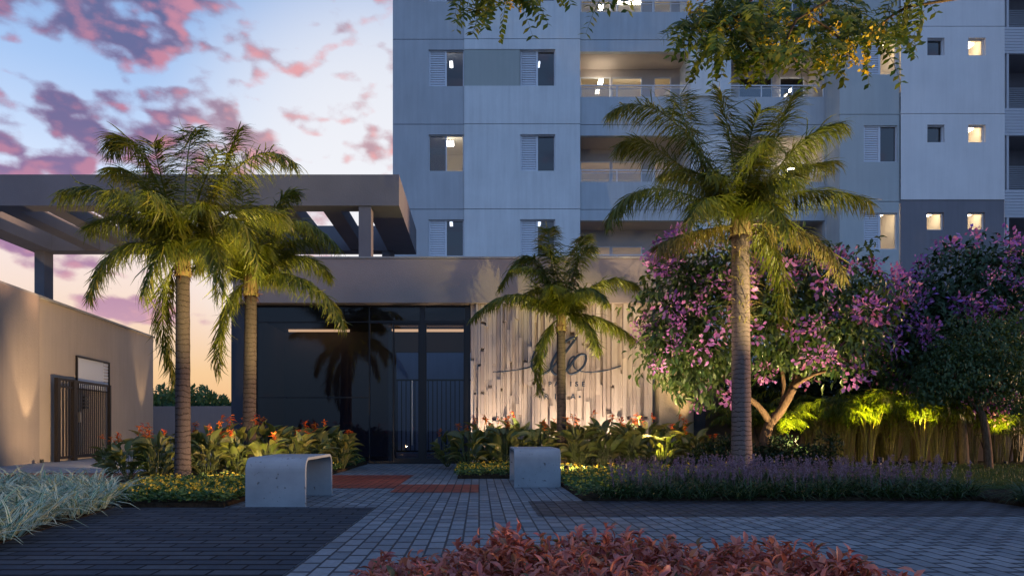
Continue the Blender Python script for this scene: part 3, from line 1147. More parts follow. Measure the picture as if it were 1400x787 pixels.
# lobby shell
zs = zf0
lb = MB()
lx0, lx1 = ex(349), ex(643)
lb.quad((ex(318.5), ED + 0.3, 0), (ex(318.5), ED + 4.0, 0), (ex(318.5), ED + 4.0, zs), (ex(318.5), ED + 0.3, zs))
lb.box(lx1 + 0.02, lx1 + 0.12, ED + 0.2, ED + 4.0, 0, zs)
LB = ED + 4.0
bholes = [(ex(541, LB), ex(650, LB), 0.02, 2.95)]
lb.wall(ex(318), lx1 + 0.1, 0, zs, LB, bholes, 0.15)
epart(lb, 'lobby_wall', M['lobby_wall'])
cm = MB()
cm.quad((ex(318.5), ED + 0.05, zs - 0.02), (lx1 + 0.1, ED + 0.05, zs - 0.02), (lx1 + 0.1, LB, zs - 0.02), (ex(318.5), LB, zs - 0.02))
epart(cm, 'ceiling', M['lobby_wall'])
fm = MB()
fm.quad((ex(318.5), ED - 0.05, 0.022), (lx1 + 0.1, ED - 0.05, 0.022), (lx1 + 0.1, LB, 0.022), (ex(318.5), LB, 0.022))
epart(fm, 'lobby_floor', M['lobby_floor'])
cv_ = MB()
cv_.box(ex(395, ED + 3.6), ex(478, ED + 3.6), ED + 3.55, ED + 3.6, ez(453.5, ED + 3.6), ez(450.5, ED + 3.6))
epart(cv_, 'cove_lamp', M['cove'])
cv_ = MB()
cv_.box(ex(536, ED + 3.0), ex(634, ED + 3.0), ED + 2.95, ED + 3.0, ez(453.5, ED + 3.0), ez(450, ED + 3.0))
epart(cv_, 'cove_lamp', M['cove'])
jm = MB()
jm.box(ex(531, ED + 1.2), ex(536, ED + 1.2), ED + 1.2, ED + 1.5, 0.02, ez(452, ED + 1.2))
epart(jm, 'lobby_pier', M['column'])
# window wall
gy = ED + 0.02
mz = MB()


def bar(x0, x1, z0, z1, dpt=0.07):
    mz.box(x0, x1, gy - dpt / 2, gy + dpt / 2, z0, z1)


z440, z543, zb = ez(440), ez(543), 0.03
e = 0.022
bar(lx0, lx1, zs - 0.03, zs - 0.001)
bar(lx0, lx1, 0.02, 0.07)
bar(lx0, lx0 + 0.03, 0.07, zs - 0.03)
bar(ex(504.2), ex(506), 0.07, zs - 0.03, 0.06)
bar(ex(636), lx1 - 0.001, 0.07, zs - 0.03, 0.12)
bar(lx0 + 0.03, ex(504.2), z440 - 0.012, z440 + 0.012, 0.06)
bar(lx0 + 0.03, ex(504.2), z543 - 0.012, z543 + 0.012, 0.06)
bar(ex(506), ex(636), z440 - 0.03, z440 + 0.03, 0.10)
bar(ex(574), ex(581), 0.07, zs - 0.03, 0.09)
epart(mz, 'window_frame', M['black_metal'])
panes = [(349, 504, 440, 414), (349, 504, 543, 440), (349, 504, 634, 543), (506, 537, 634, 440), (506, 574, 440, 414), (581, 636, 440, 414)]
for a, b, yb_, yt in panes:
    p = MB()
    za, zc = max(0.06, ez(yb_)), min(zs - 0.02, ez(yt))
    p.quad((ex(a), gy, za), (ex(b), gy, za), (ex(b), gy, zc), (ex(a), gy, zc))
    epart(p, 'window_pane', M['lobby_glass'])
for a, b in ((537, 574), (581, 636)):
    p = MB()
    x0, x1, z0, z1 = ex(a), ex(b), 0.07, z440 - 0.03
    q = 0.035
    p.box(x0, x1, gy - 0.025, gy + 0.025, z0, z0 + 0.06)
    p.box(x0, x1, gy - 0.025, gy + 0.025, z1 - q, z1)
    p.box(x0, x0 + q, gy - 0.025, gy + 0.025, z0 + 0.06, z1 - q)
    p.box(x1 - q, x1, gy - 0.025, gy + 0.025, z0 + 0.06, z1 - q)
    dd = epart(p, 'door', M['black_metal'])
    g2 = MB()
    g2.quad((x0 + q, gy, z0 + 0.06), (x1 - q, gy, z0 + 0.06), (x1 - q, gy, z1 - q), (x0 + q, gy, z1 - q))
    g2.build('pane', M['lobby_glass'], dd, EO)
    if a == 537:
        hd = MB()
        hx = ex(564)
        hd.tube([(hx, gy - 0.09, ez(608)), (hx, gy - 0.09, ez(520))], 0.016, 8)
        for zz in (ez(600), ez(528)):
            hd.tube([(hx, gy - 0.09, zz), (hx, gy - 0.02, zz)], 0.011, 6)
        hd.build('handle', M['steel'], dd, EO)
# slatted feature wall
sx0, sx1 = ex(643.5), ex(890)
sl_ = MB()
x = sx0
while x < sx1 - 0.02:
    wd = min(random.choice([0.045, 0.06, 0.075, 0.09]), sx1 - x)
    z = 0.0
    while z < zs - 0.01:
        ln = random.uniform(0.35, 1.9)
        if zs - z - ln < 0.3:
            ln = zs - z
        dp = random.choice([0.0, 0.0, 0.03, 0.06, 0.09, 0.13])
        sl_.box(x + 0.003, x + wd - 0.003, ED - 0.10 - dp, ED + 0.08, z + 0.001, min(z + ln, zs - 0.002) - 0.002)
        z += ln
        # open pockets between boards
        if z < zs - 0.4 and random.random() < 0.38:
            hh = random.uniform(0.04, 0.08)
            sl_.box(x + 0.003, x + wd - 0.003, ED - 0.03, ED + 0.08, z, z + hh)
            z += hh + 0.001
    x += wd


def wood_mat():
    m, t, out = new_mat('pale_board_cladding')
    oc = obj_coord(t)
    rnd = t.n('ShaderNodeNewGeometry').outputs['Random Per Island']
    mp = t.n('ShaderNodeMapping')
    mp.inputs['Scale'].default_value = (14, 14, 0.8)
    t.link(oc, mp.inputs[0])
    n = t.noise(mp.outputs[0], 3, 5, 0.6)
    c = t.ramp(rnd, [(0, (0.46, 0.39, 0.345)), (0.5, (0.60, 0.52, 0.46)), (1, (0.40, 0.33, 0.30))])
    c = t.mix(0.5, c, t.ramp(n, [(0.3, (0.75, 0.75, 0.75)), (0.7, (1.1, 1.1, 1.1))]), 'MULTIPLY')
    b = principled(t, c, 0.75, 0, 0.25)
    t.link(bump(t, n, 0.25, 0.01), b.inputs['Normal'])
    t.link(b.outputs[0], out.inputs[0])
    return m


M['cladding'] = wood_mat()
epart(sl_, 'slat_cladding', M['cladding'])
bkw = MB()
bkw.box(sx0, XR - 0.05, ED + 0.09, ED + 0.3, 0, zs)
bkw.box(sx1 + 0.01, sx1 + 0.05, ED - 0.14, ED + 0.09, 0, zs)
epart(bkw, 'back_wall', M['pillar'])
# rounded column beside the slats
col = MB()
cx0, cx1 = ex(893), ex(949)
cr_ = (cx1 - cx0) / 2
pts = []
for k in range(25):
    a = PI + PI * k / 24
    pts.append(((cx0 + cx1) / 2 + cr_ * math.cos(a), ED + 0.05 + 0.20 * math.sin(a)))
pts += [(cx1, ED + 0.085), (cx0, ED + 0.085)]
col.prism(pts, 0, zs)
epart(col, 'column', M['column'])

# garden wall to the right
gw = MB()
gw.box(ex(951), 5.6, 16.0, 16.25, 0, 2.3)
gw.box(5.6, 14.0, 16.0, 16.25, 0, 1.15)
o = gw.build('garden_wall', M['garden_wall'], None, (8, 16, 0))
tag(o, 'low tan rendered garden wall behind the palms and cane clumps on the right', 'wall')

# sign lettering on the slats
SY = ED - 0.262
sign = thing('sign_lettering', 'navy script sign with two lines of small capitals on the pale slatted wall', 'sign', (ex(768), SY, ez(500)))
so = sign.location


def sp(px, py):
    return P(px, py, SY)


def catmull(pts, n=8):
    out = []
    q = [pts[0]] + pts + [pts[-1]]
    for i in range(1, len(q) - 2):
        for k in range(n):
            t = k / n
            p0, p1, p2, p3 = q[i - 1], q[i], q[i + 1], q[i + 2]
            out.append(0.5 * ((2 * p1) + (p2 - p0) * t + (2 * p0 - 5 * p1 + 4 * p2 - p3) * t * t + (3 * p1 - p0 - 3 * p2 + p3) * t ** 3))
    out.append(pts[-1])
    return out


script_px = [(674, 508), (690, 507.2), (708, 505), (722, 502), (735, 496), (745, 486), (748, 477), (742, 473), (733, 478), (728, 490),
             (727, 500), (731, 508), (739, 511), (748, 508), (757, 500), (768, 487), (778, 475), (785, 465), (786, 462), (780, 462.5), (770, 470),
             (760, 485), (754, 498), (755, 507), (761, 512), (768, 511), (774, 506), (780, 499), (786, 490), (793, 484.5), (800, 485), (801, 492),
             (797, 501), (789, 508), (781, 511), (776, 507), (777, 498), (780, 490), (785, 487), (784, 495), (786, 503), (796, 507.5), (812, 508), (830, 505.5), (849, 500)]
sc = MB()
pts = catmull([np.array(sp(*p)) for p in script_px], 6)
nP = len(pts)
rad = []
for i in range(nP):
    f = i / (nP - 1)
    rad.append(0.018 + 0.014 * math.sin(PI * min(1, max(0, (f - 0.12) / 0.76))) if 0.1 < f < 0.9 else 0.016)
sc.tube([tuple(p) for p in pts], rad, 8)
sc.build('script', M['sign'], sign, so, smooth=True)


def letter(ch, px, py, hpx, name='letter'):
    cu = bpy.data.curves.new(name, 'FONT')
    cu.body = ch
    cu.size = hpx / SE / 0.70
    cu.extrude = 0.012
    cu.offset = 0.004
    cu.align_x = 'CENTER'
    cu.materials.append(M['sign'])
    tmp = bpy.data.objects.new('tmp', cu)
    me = bpy.data.meshes.new_from_object(tmp)
    bpy.data.objects.remove(tmp)
    o = bpy.data.objects.new(name, me)
    C.objects.link(o)
    o.parent = sign
    p = sp(px, py) + Vector((0, 0.02, 0)) - so
    o.location = p
    o.rotation_euler = (R(90), 0, 0)


for ch, px in zip("PARISE", (752, 761, 770.5, 780.5, 788.5, 797.5)):
    letter(ch, px, 527.5, 6.2)
for ch, px in zip("RIVA", (747, 759.5, 771, 783.5)):
    letter(ch, px, 545, 7.2)
for px in (737.7, 792.6):
    dm = MB()
    p = sp(px, 542)
    dm.tube([p + Vector((0, -0.01, 0)), p + Vector((0, 0.03, 0))], 0.024, 10)
    dm.build('dot', M['sign'], sign, so)

# railing seen through the lobby
fy = LB + 0.7
fen = MB()
fx0, fx1 = ex(530, fy), ex(660, fy)
ft = ez(518, fy)
fen.box(fx0, fx1, fy, fy + 0.04, ft - 0.05, ft)
fen.box(fx0, fx1, fy, fy + 0.04, 0.12, 0.17)
k = 0
while fx0 + k * 0.13 < fx1:
    fen.box(fx0 + k * 0.13, fx0 + k * 0.13 + 0.028, fy + 0.006, fy + 0.034, 0.17, ft - 0.05)
    k += 1
for xx in (fx0 - 0.05, fx1):
    fen.box(xx, xx + 0.06, fy - 0.01, fy + 0.05, 0, ft + 0.03)
o = fen.build('metal_fence', M['black_metal'], None, ((fx0 + fx1) / 2, fy, 0))
tag(o, 'dark vertical-bar fence seen through the lobby doors', 'fence')

# ------------------------------------------------------------------ pergola
PD0, PD1 = 15.1, 19.3
pz0, pz1 = H + (VY - 281) / F * PD0, H + (VY - 238.5) / F * PD0
pxR0 = (545.5 - VX) / F * PD0
pxL0 = -12.35
perg = thing('pergola', 'large taupe concrete pergola over the driveway, joining the gatehouse and entrance roof', 'pergola', ((pxL0 + pxR0) / 2, 17, zf1))
PO = perg.location
fr = MB()
fr.box(pxL0, pxR0, PD0, PD0 + 0.42, pz0, pz1)
fr.box(pxL0, pxR0, PD1 - 0.42, PD1, pz0, pz1)
fr.box(pxR0 - 0.75, pxR0, PD0 + 0.42, PD1 - 0.42, pz0, pz1)
fr.box(pxL0, pxL0 + 0.62, PD0 + 0.42, PD1 - 0.42, pz0, pz1)
fr.build('frame', M['pergola'], perg, PO)
x = pxR0 - 0.75 - 0.62
while x > pxL0 + 1.3:
    r_ = MB()
    r_.box(x - 0.40, x, PD0 + 0.42, PD1 - 0.42, pz0 + 0.02, pz0 + 0.34)
    r_.build('rafter', M['pergola'], perg, PO)
    x -= 1.04
for (xa, xb, yb_, zb_) in (((490 - VX) / F * PD0, (507 - VX) / F * PD0, PD0 + 0.03, zf1 + 0.03),
                           ((525 - VX) / F * PD1, (540 - VX) / F * PD1, PD1 - 0.4, zf1 - 0.3)):
    m_ = MB()
    m_.box(xa, xb, yb_, yb_ + 0.32, zb_, pz0)
    m_.build('post', M['pergola'], perg, PO)
m_ = MB()
m_.box((47 - VX) / F * (PD1 - 0.42), (60.5 - VX) / F * (PD1 - 0.42), PD1 - 0.42, PD1 - 0.02, 0.02, pz0)
m_.build('post', M['pergola'], perg, PO)

# ------------------------------------------------------------------ gatehouse (left)
gh = thing('gatehouse', 'beige rendered gatehouse wall with warm wall-washing light on the left', 'gatehouse', (-10.2, 16, 0))
GO = gh.location
gz = 3.75


def wallx(D):                     # inner face of the wall as a function of depth
    return -9.9 - 0.7 * (D - 14.2) / 8.2


w0, w1 = 15.45, 22.35
m_ = MB()
m_.prism([(wallx(w0), w0), (wallx(w1), w1), (wallx(w1) - 5, w1 + 0.3), (wallx(w0) - 5, w0)], 0, gz)
m_.build('wall', M['gatehouse'], gh, GO)
m_ = MB()
m_.prism([(wallx(9.5) + 0.13, 9.5), (wallx(w0) + 0.13, w0 - 0.002), (wallx(w0) - 5, w0 - 0.002), (wallx(9.5) - 5, 9.5)], 0, gz)
m_.build('wall', M['gatehouse_dark'], gh, GO)
m_ = MB()
m_.prism([(wallx(9.4) + 0.17, 9.4), (wallx(w1 + 0.05) + 0.05, w1 + 0.05), (wallx(w1) - 5.1, w1 + 0.3), (wallx(9.4) - 5.1, 9.4)], gz + 0.002, gz + 0.05)
m_.build('coping', M['kerb'], gh, GO)


def on_wall(px, off=0.0):
    """depth at which the wall face is seen at column px"""
    lo, hi = 8.0, 23.0
    for _ in range(40):
        mid = (lo + hi) / 2
        if VX + F * (wallx(mid) + off) / mid < px:
            lo = mid
        else:
            hi = mid
    return (lo + hi) / 2


da, db = on_wall(105, 0.02), on_wall(148, 0.02)
zt, zbm = H + (VY - 488) / F * da, H + (VY - 530) / F * da
m_ = MB()


def slab(mb, d0, d1, z0, z1, off, th):
    mb.prism([(wallx(d0) + off + th, d0), (wallx(d1) + off + th, d1), (wallx(d1) + off, d1), (wallx(d0) + off, d0)], z0, z1)


for (a, b, c, d_) in ((da - 0.04, da, zbm, zt + 0.04), (db, db + 0.04, zbm, zt + 0.04), (da, db, zt, zt + 0.04), (da, db, zbm - 0.03, zbm)):
    slab(m_, a, b, c, d_, 0.005, 0.05)
wn = m_.build('window', M['bronze'], gh, GO)
m_ = MB()
slab(m_, da, db - 0.28, zbm, zt, 0.006, 0.012)
for k in range(9):
    zz = zbm + (zt - zbm) * (k + 0.1) / 9
    slab(m_, db - 0.27, db - 0.02, zz, zz + (zt - zbm) / 9 * 0.75, 0.006, 0.02)
m_.build('blind', M['white_alu'], wn, GO)

# gate
gate = thing('metal_gate', 'dark bronze gate of vertical bars standing in front of the beige gatehouse wall', 'gate', (-9.9, 17.3, 0))
gto = gate.location
gx = lambda D: wallx(D) + 0.22
ga, gp, gp2, gb_ = 15.98, 16.78, 16.9, 18.75
ztop = 1.98


def gbar(mb, D0, D1, z0, z1, th=0.05, off=0.0):
    mb.prism([(gx(D0) + off + th / 2, D0), (gx(D1) + off + th / 2, D1), (gx(D1) + off - th / 2, D1), (gx(D0) + off - th / 2, D0)], z0, z1)


m_ = MB()
gbar(m_, ga, ga + 0.09, 0, ztop, 0.09)
gbar(m_, gp - 0.05, gp2, 0, ztop, 0.09)
gbar(m_, ga + 0.09, gp - 0.05, ztop - 0.05, ztop, 0.06)
gbar(m_, ga + 0.09, gp - 0.05, 0.08, 0.14, 0.05)
gbar(m_, ga + 0.09, gp - 0.05, ztop - 0.22, ztop - 0.17, 0.04)
m_.build('frame', M['bronze'], gate, gto)
m_ = MB()
gbar(m_, gb_ - 0.08, gb_, 0, ztop, 0.08)
m_.build('post', M['bronze'], gate, gto)
m_ = MB()
for k in range(4):
    D0 = ga + 0.16 + k * 0.145
    gbar(m_, D0, D0 + 0.04, 0.14, ztop - 0.05, 0.016)
m_.build('side_bars', M['bronze'], gate, gto)
m_ = MB()
gbar(m_, gp2 + 0.01, gb_ - 0.09, ztop - 0.06, ztop - 0.002, 0.05)
gbar(m_, gp2 + 0.01, gb_ - 0.09, 0.08, 0.15, 0.05)
k = 0
while gp2 + 0.02 + k * 0.105 < gb_ - 0.13:
    D0 = gp2 + 0.02 + k * 0.105
    gbar(m_, D0, D0 + 0.03, 0.15, ztop - 0.06, 0.014)
    k += 1
lf = m_.build('gate_leaf', M['bronze'], gate, gto)
m_ = MB()
for k in range(4):
    gbar(m_, gp2 + 0.36, gp2 + 0.60, 1.30 + k * 0.085, 1.355 + k * 0.085, 0.07, 0.01)
m_.build('intercom', M['black_metal'], lf, gto)
m_ = MB()
gbar(m_, gp2 + 0.05, gp2 + 0.09, 0.95, 1.2, 0.05, 0.06)
m_.build('handle', M['steel'], lf, gto)

# far low wall and bushes past the gatehouse
m_ = MB()
pa, pb = (-16.0, 26.0), (-7.0, 25.0)
m_.prism([(-16, 25.2), (-6.0, 24.2), (-6.0, 24.5), (-16, 25.5)], 0, 1.62)
o = m_.build('boundary_wall', M['far_wall'], None, (-11, 24.8, 0))
tag(o, 'slate blue boundary wall at the end of the driveway, past the beige gatehouse', 'wall')


def bush(name, loc, rx, ry, h, n, mat, label, leaf=0.16, flowers=0, fmat=None, cat='bush'):
    root = thing(name, label, cat, loc)
    m = MB()
    d_ = rand_dirs(n)
    d_[:, 2] = np.abs(d_[:, 2])
    rr = rng.uniform(0.55, 1.0, n)[:, None] ** 0.5
    lump = 1 + 0.18 * np.sin(d_[:, 0:1] * 7 + d_[:, 1:2] * 5 + loc[0]) + 0.12 * np.sin(d_[:, 2:3] * 11 + d_[:, 0:1] * 9)
    pos = d_ * rr * lump * np.array([[rx, ry, h]])
    scatter(m, *LEAF_FLAT, pos, d_ + rng.normal(0, 0.6, (n, 3)), rand_dirs(n), leaf * rng.uniform(0.6, 1.3, n), leaf * 0.5 * rng.uniform(0.7, 1.2, n))
    m.build('foliage', mat, root)
    s = MB()
    for k in range(4):
        a = k * 1.7
        s.tube([(0.05 * math.cos(a), 0.05 * math.sin(a), 0), (rx * 0.4 * math.cos(a), ry * 0.4 * math.sin(a), h * 0.6)], [0.03, 0.01], 5)
    s.build('stem', M['bark_dark'], root)
    if flowers:
        fm_ = MB()
        sel = rng.choice(n, flowers)
        for i in sel:
            pp = np.repeat((pos[i] * 1.03)[None], 6, 0) + rng.normal(0, 0.04, (6, 3))
            scatter(fm_, *PETAL, pp, rand_dirs(6) + d_[i], rand_dirs(6), 0.10, 0.08)
        fm_.build('blossom', fmat, root)
    return root


bush('bush', (-12.3, 27.0, 0), 2.2, 1.0, 2.25, 11000, M['far_bush'], 'green bush with pale flowers above the boundary wall, next to the gatehouse corner', 0.2, 14, M['white_fl'])
bush('bush', (-10.2, 26.6, 0), 1.9, 1.0, 2.05, 11000, M['far_bush'], 'dense blue-green bush with a few white flowers, left of the entrance building pillar', 0.17, 10, M['white_fl'])

# ------------------------------------------------------------------ benches
def bench_part(x0, x1, y0, y1, h, r=0.13, th=0.028):
    """bent-slab bench: an upside-down U in the depth direction"""
    m = MB()
    outer, inner = [], []
    seg = 8
    outer.append((y0, 0.0))
    for k in range(seg + 1):
        a = PI - (PI / 2) * k / seg
        outer.append((y0 + r + r * math.cos(a), h - r + r * math.sin(a)))
    for k in range(seg + 1):
        a = PI / 2 - (PI / 2) * k / seg
        outer.append((y1 - r + r * math.cos(a), h - r + r * math.sin(a)))
    outer.append((y1, 0.0))
    ri = r - th
    inner.append((y0 + th, 0.0))
    for k in range(seg + 1):
        a = PI - (PI / 2) * k / seg
        inner.append((y0 + r + ri * math.cos(a), h - r + ri * math.sin(a)))
    for k in range(seg + 1):
        a = PI / 2 - (PI / 2) * k / seg
        inner.append((y1 - r + ri * math.cos(a), h - r + ri * math.sin(a)))
    inner.append((y1 - th, 0.0))
    n = len(outer)
    for i in range(n - 1):
        (a, b), (c, d_) = outer[i], outer[i + 1]
        (e_, f_), (g_, h_) = inner[i], inner[i + 1]
        m.quad((x0, a, b), (x1, a, b), (x1, c, d_), (x0, c, d_))
        m.quad((x1, e_, f_), (x0, e_, f_), (x0, g_, h_), (x1, g_, h_))
        m.quad((x1, a, b), (x1, e_, f_), (x1, g_, h_), (x1, c, d_))
        m.quad((x0, e_, f_), (x0, a, b), (x0, c, d_), (x0, g_, h_))
    return m


for (x0, x1, y0, y1, h, lab) in ((-2.26, -1.675, 6.64, 7.85, 0.475, 'pale concrete bench bent from one slab, left of the path beside the palm'),
                                 (0.455, 1.06, 8.92, 10.25, 0.50, 'pale concrete bench bent from one slab, right of the path by the middle palm')):
    m_ = bench_part(x0, x1, y0, y1, h, th=0.03)
    cx, cy = (x0 + x1) / 2, (y0 + y1) / 2
    m_.v = [(a - 0, b, c + 0.012) for a, b, c in m_.v]
    o = m_.build('bench', M['bench'], None, (cx, cy, 0.0))
    import bmesh
    bm = bmesh.new()
    bm.from_mesh(o.data)
    bmesh.ops.remove_doubles(bm, verts=bm.verts, dist=0.0005)
    bmesh.ops.recalc_face_normals(bm, faces=bm.faces)
    bm.to_mesh(o.data)
    bm.free()
    bv = o.modifiers.new('bevel', 'BEVEL')
    bv.width = 0.006
    bv.segments = 2
    bv.limit_method = 'ANGLE'
    bv.angle_limit = R(50)
    tag(o, lab, 'bench', 'concrete benches flanking the entrance path')


# ------------------------------------------------------------------ palms
def palm(label, base_px, D, crown_px, trunk_w, fronds, leaf_px, bend=0.0, old=(), extra=6, extra_len=1.2, seed=1, hair=None):
    global rng
    rng = np.random.default_rng(seed)
    s = F / D
    bx = (base_px - VX) / s
    root = thing('palm_tree', label, 'palm tree', (bx, D, 0.03), 0, 'feather palms along the entrance front')
    ro = root.location
    top = P(crown_px[0], crown_px[1], D)
    t = MB()
    K = 26
    pts, rad = [], []
    for i in range(K + 1):
        f = i / K
        pts.append(Vector((bx + (top.x - bx) * f + bend * math.sin(PI * f), D, 0.0 + top.z * f)))
        r = trunk_w / 2 * (1.12 - 0.16 * f + 0.25 * math.exp(-f * 14))
        rad.append(r * (1 + 0.02 * math.sin(i * 2.3)))
    t.tube(pts, rad, 18)
    t.build('trunk', M['palm_trunk_lit'] if hair else M['palm_trunk'], root, ro, smooth=True)
    # leaf sheaths and brown fibre at the neck
    sh = MB()
    for k in range(9):
        a = 2 * PI * k / 9 + 0.3
        r0 = trunk_w * 0.40
        p0 = top + Vector((r0 * math.cos(a), r0 * math.sin(a), -0.06))
        p1 = top + Vector((r0 * 0.8 * math.cos(a), r0 * 0.8 * math.sin(a), 0.16 + 0.05 * (k % 3)))
        p2 = top + Vector((r0 * 1.0 * math.cos(a), r0 * 1.0 * math.sin(a), 0.36 + 0.07 * (k % 3)))
        sh.tube([p0, p1, p2], [trunk_w * 0.22, trunk_w * 0.20, trunk_w * 0.08], 6)
    sh.build('leaf_sheath', M['sheath'], root, ro, smooth=True)
    fb = MB()
    n = 70
    an = rng.uniform(0, 2 * PI, n)
    pos = np.stack([top.x + trunk_w * 0.46 * np.cos(an), top.y + trunk_w * 0.46 * np.sin(an), top.z + rng.uniform(-0.08, 0.1, n)], 1)
    dr = np.stack([np.cos(an) * 0.5, np.sin(an) * 0.5, rng.uniform(-1.4, 0.2, n)], 1)
    scatter(fb, *BLADE_STIFF, pos, dr, rand_dirs(n), rng.uniform(0.06, 0.16, n), 0.016)
    fb.build('fibre', M['fibre'], root, ro)
    hub = top + Vector((0, 0, 0.22))
    for i, (cx, cy, tx_, ty_, dd) in enumerate(fronds):
        m = MB()
        tip = P(tx_, ty_, D + dd)
        # make (cx,cy) a point the frond passes through at its middle
        mid = P(cx, cy, D + dd * 0.5)
        b0 = hub + Vector((rng.normal(0, 0.03), rng.normal(0, 0.03), rng.uniform(-0.1, 0.05)))
        ctrl = 2 * mid - 0.5 * (b0 + tip)
        ln = (mid - b0).length + (tip - mid).length
        n_l = int(100 + 40 * ln)
        frond_mesh(m, b0, ctrl, tip, leaf_px / s, n_l, width=max(0.016, 1.9 / s), rach=0.02, bare=0.13, droop=0.50, plume=0.75)
        m.build('frond', M['palm_old'] if i in old else M['palm_leaf'], root, ro)
    for k in range(extra):
        m = MB()
        a = 2 * PI * (k + 0.35) / extra
        l_ = extra_len * rng.uniform(0.8, 1.1)
        el = rng.uniform(0.5, 1.0)
        dirv = Vector((math.cos(a) * 0.55, math.sin(a), 0))
        mid = hub + dirv * l_ * 0.42 + Vector((0, 0, l_ * 0.42 * el))
        tip = hub + dirv * l_ * 0.95 + Vector((0, 0, l_ * (0.6 * el - 0.1)))
        ctrl = 2 * mid - 0.5 * (hub + tip)
        frond_mesh(m, hub, ctrl, tip, leaf_px / s, int(100 + 40 * l_), width=max(0.016, 1.9 / s), rach=0.02, droop=0.50, plume=0.75)
        m.build('frond', M['palm_leaf'], root, ro)
    if hair:
        hm = MB()
        n = hair
        f = rng.uniform(0.62, 0.97, n)
        an = rng.uniform(0, 2 * PI, n)
        pos = np.stack([bx + (top.x - bx) * f + trunk_w * 0.5 * np.cos(an), D + trunk_w * 0.5 * np.sin(an), top.z * f], 1)
        dr = np.stack([np.cos(an) * 0.75, np.sin(an) * 0.75, rng.uniform(-0.5, 0.9, n)], 1)
        scatter(hm, *BLADE, pos, dr, np.repeat([[0, 0, 1.0]], n, 0) + rng.normal(0, .3, (n, 3)), rng.uniform(0.15, 0.38, n), 0.02)
        hm.build('trunk_sprouts', M['palm_old'], root, ro)
    return root


palm('tall feather palm at far left, in front of the pergola beside the left bench', 250, 9.4, (250, 372), 0.185,
     [(160, 268, 84, 262, -0.5), (190, 205, 148, 203, 0.3), (255, 230, 268, 174, 0.6), (300, 245, 325, 178, 0.4), (330, 225, 402, 222, -0.3),
      (170, 335, 124, 402, -0.3), (228, 330, 196, 400, -0.9), (222, 420, 238, 515, 0.25), (290, 330, 300, 402, -0.8),
      (320, 290, 385, 295, 0.6), (195, 250, 150, 232, 0.9), (320, 300, 355, 370, -0.2), (225, 260, 210, 195, -0.6), (180, 300, 118, 310, 0.5), (275, 260, 300, 205, -0.8)],
     46, 0.0, old=(), extra=7, extra_len=1.25, seed=3)
palm('feather palm at the left front corner of the entrance building, among the cannas', 340, 11.4, (343, 400), 0.20,
     [(415, 382, 470, 442, -0.6), (395, 305, 462, 338, -0.2), (310, 420, 297, 505, -0.2), (375, 290, 405, 262, 0.5), (335, 310, 330, 248, 0.6),
      (300, 320, 270, 290, 0.2), (365, 300, 390, 300, -1.0), (300, 350, 268, 365, -0.8), (385, 335, 440, 330, 0.8), (320, 330, 300, 345, -1.0), (405, 350, 450, 375, 0.7)],
     36, 0.0, extra=6, extra_len=1.2, seed=5)
palm('short slender feather palm in front of the script sign on the slatted wall', 768, 13.4, (767, 448), 0.17,
     [(708, 402, 645, 434, -0.4), (728, 352, 684, 392, 0.2), (752, 345, 752, 312, 0.4), (788, 365, 808, 338, -0.2), (820, 386, 871, 390, 0.3),
      (820, 435, 866, 462, 0.3), (800, 440, 818, 478, -0.5), (740, 470, 738, 535, -0.15), (745, 380, 706, 364, -0.6), (785, 355, 800, 322, 0.7),
      (742, 395, 715, 412, 0.9), (795, 395, 830, 412, -0.8), (760, 370, 742, 335, -0.7)],
     27, 0.0, extra=5, extra_len=1.1, seed=9)
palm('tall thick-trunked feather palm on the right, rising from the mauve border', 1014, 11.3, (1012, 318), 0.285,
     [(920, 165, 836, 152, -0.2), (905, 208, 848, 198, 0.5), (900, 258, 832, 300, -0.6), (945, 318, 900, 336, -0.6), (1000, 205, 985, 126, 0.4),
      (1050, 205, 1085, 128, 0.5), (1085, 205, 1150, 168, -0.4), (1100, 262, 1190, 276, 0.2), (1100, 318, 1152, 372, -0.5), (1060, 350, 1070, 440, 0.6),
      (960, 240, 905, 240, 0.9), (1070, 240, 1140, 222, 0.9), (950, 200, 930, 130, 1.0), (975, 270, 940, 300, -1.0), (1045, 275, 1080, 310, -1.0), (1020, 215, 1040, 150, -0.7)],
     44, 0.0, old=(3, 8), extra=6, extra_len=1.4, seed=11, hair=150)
rng = np.random.default_rng(21)


# ------------------------------------------------------------------ broad-leaved trees
def limb(mb, pts, r0, r1, seg=8):
    q = catmull([np.array(p, float) for p in pts], 5)
    n = len(q)
    mb.tube([tuple(p) for p in q], [r0 + (r1 - r0) * (i / (n - 1)) for i in range(n)], seg)


def crown_points(blobs, n):
    """points spread through several lumps, denser towards their outsides"""
    vol = np.array([b[3] * b[4] * b[5] for b in blobs]) ** 0.67
    cnt = (n * vol / vol.sum()).astype(int)
    P_, N_ = [], []
    for b, c in zip(blobs, cnt):
        d_ = rand_dirs(c)
        rr = rng.uniform(0.25, 1.0, c)[:, None] ** 0.45
        rr *= 1 + 0.28 * np.sin(d_[:, 0:1] * 7 + b[0] * 3) * np.cos(d_[:, 2:3] * 8 + b[2]) + 0.12 * np.sin(d_[:, 1:2] * 11 + d_[:, 2:3] * 13)
        P_.append(np.array(b[:3])[None] + d_ * rr * np.array(b[3:6])[None])
        N_.append(d_)
    return np.concatenate(P_), np.concatenate(N_)


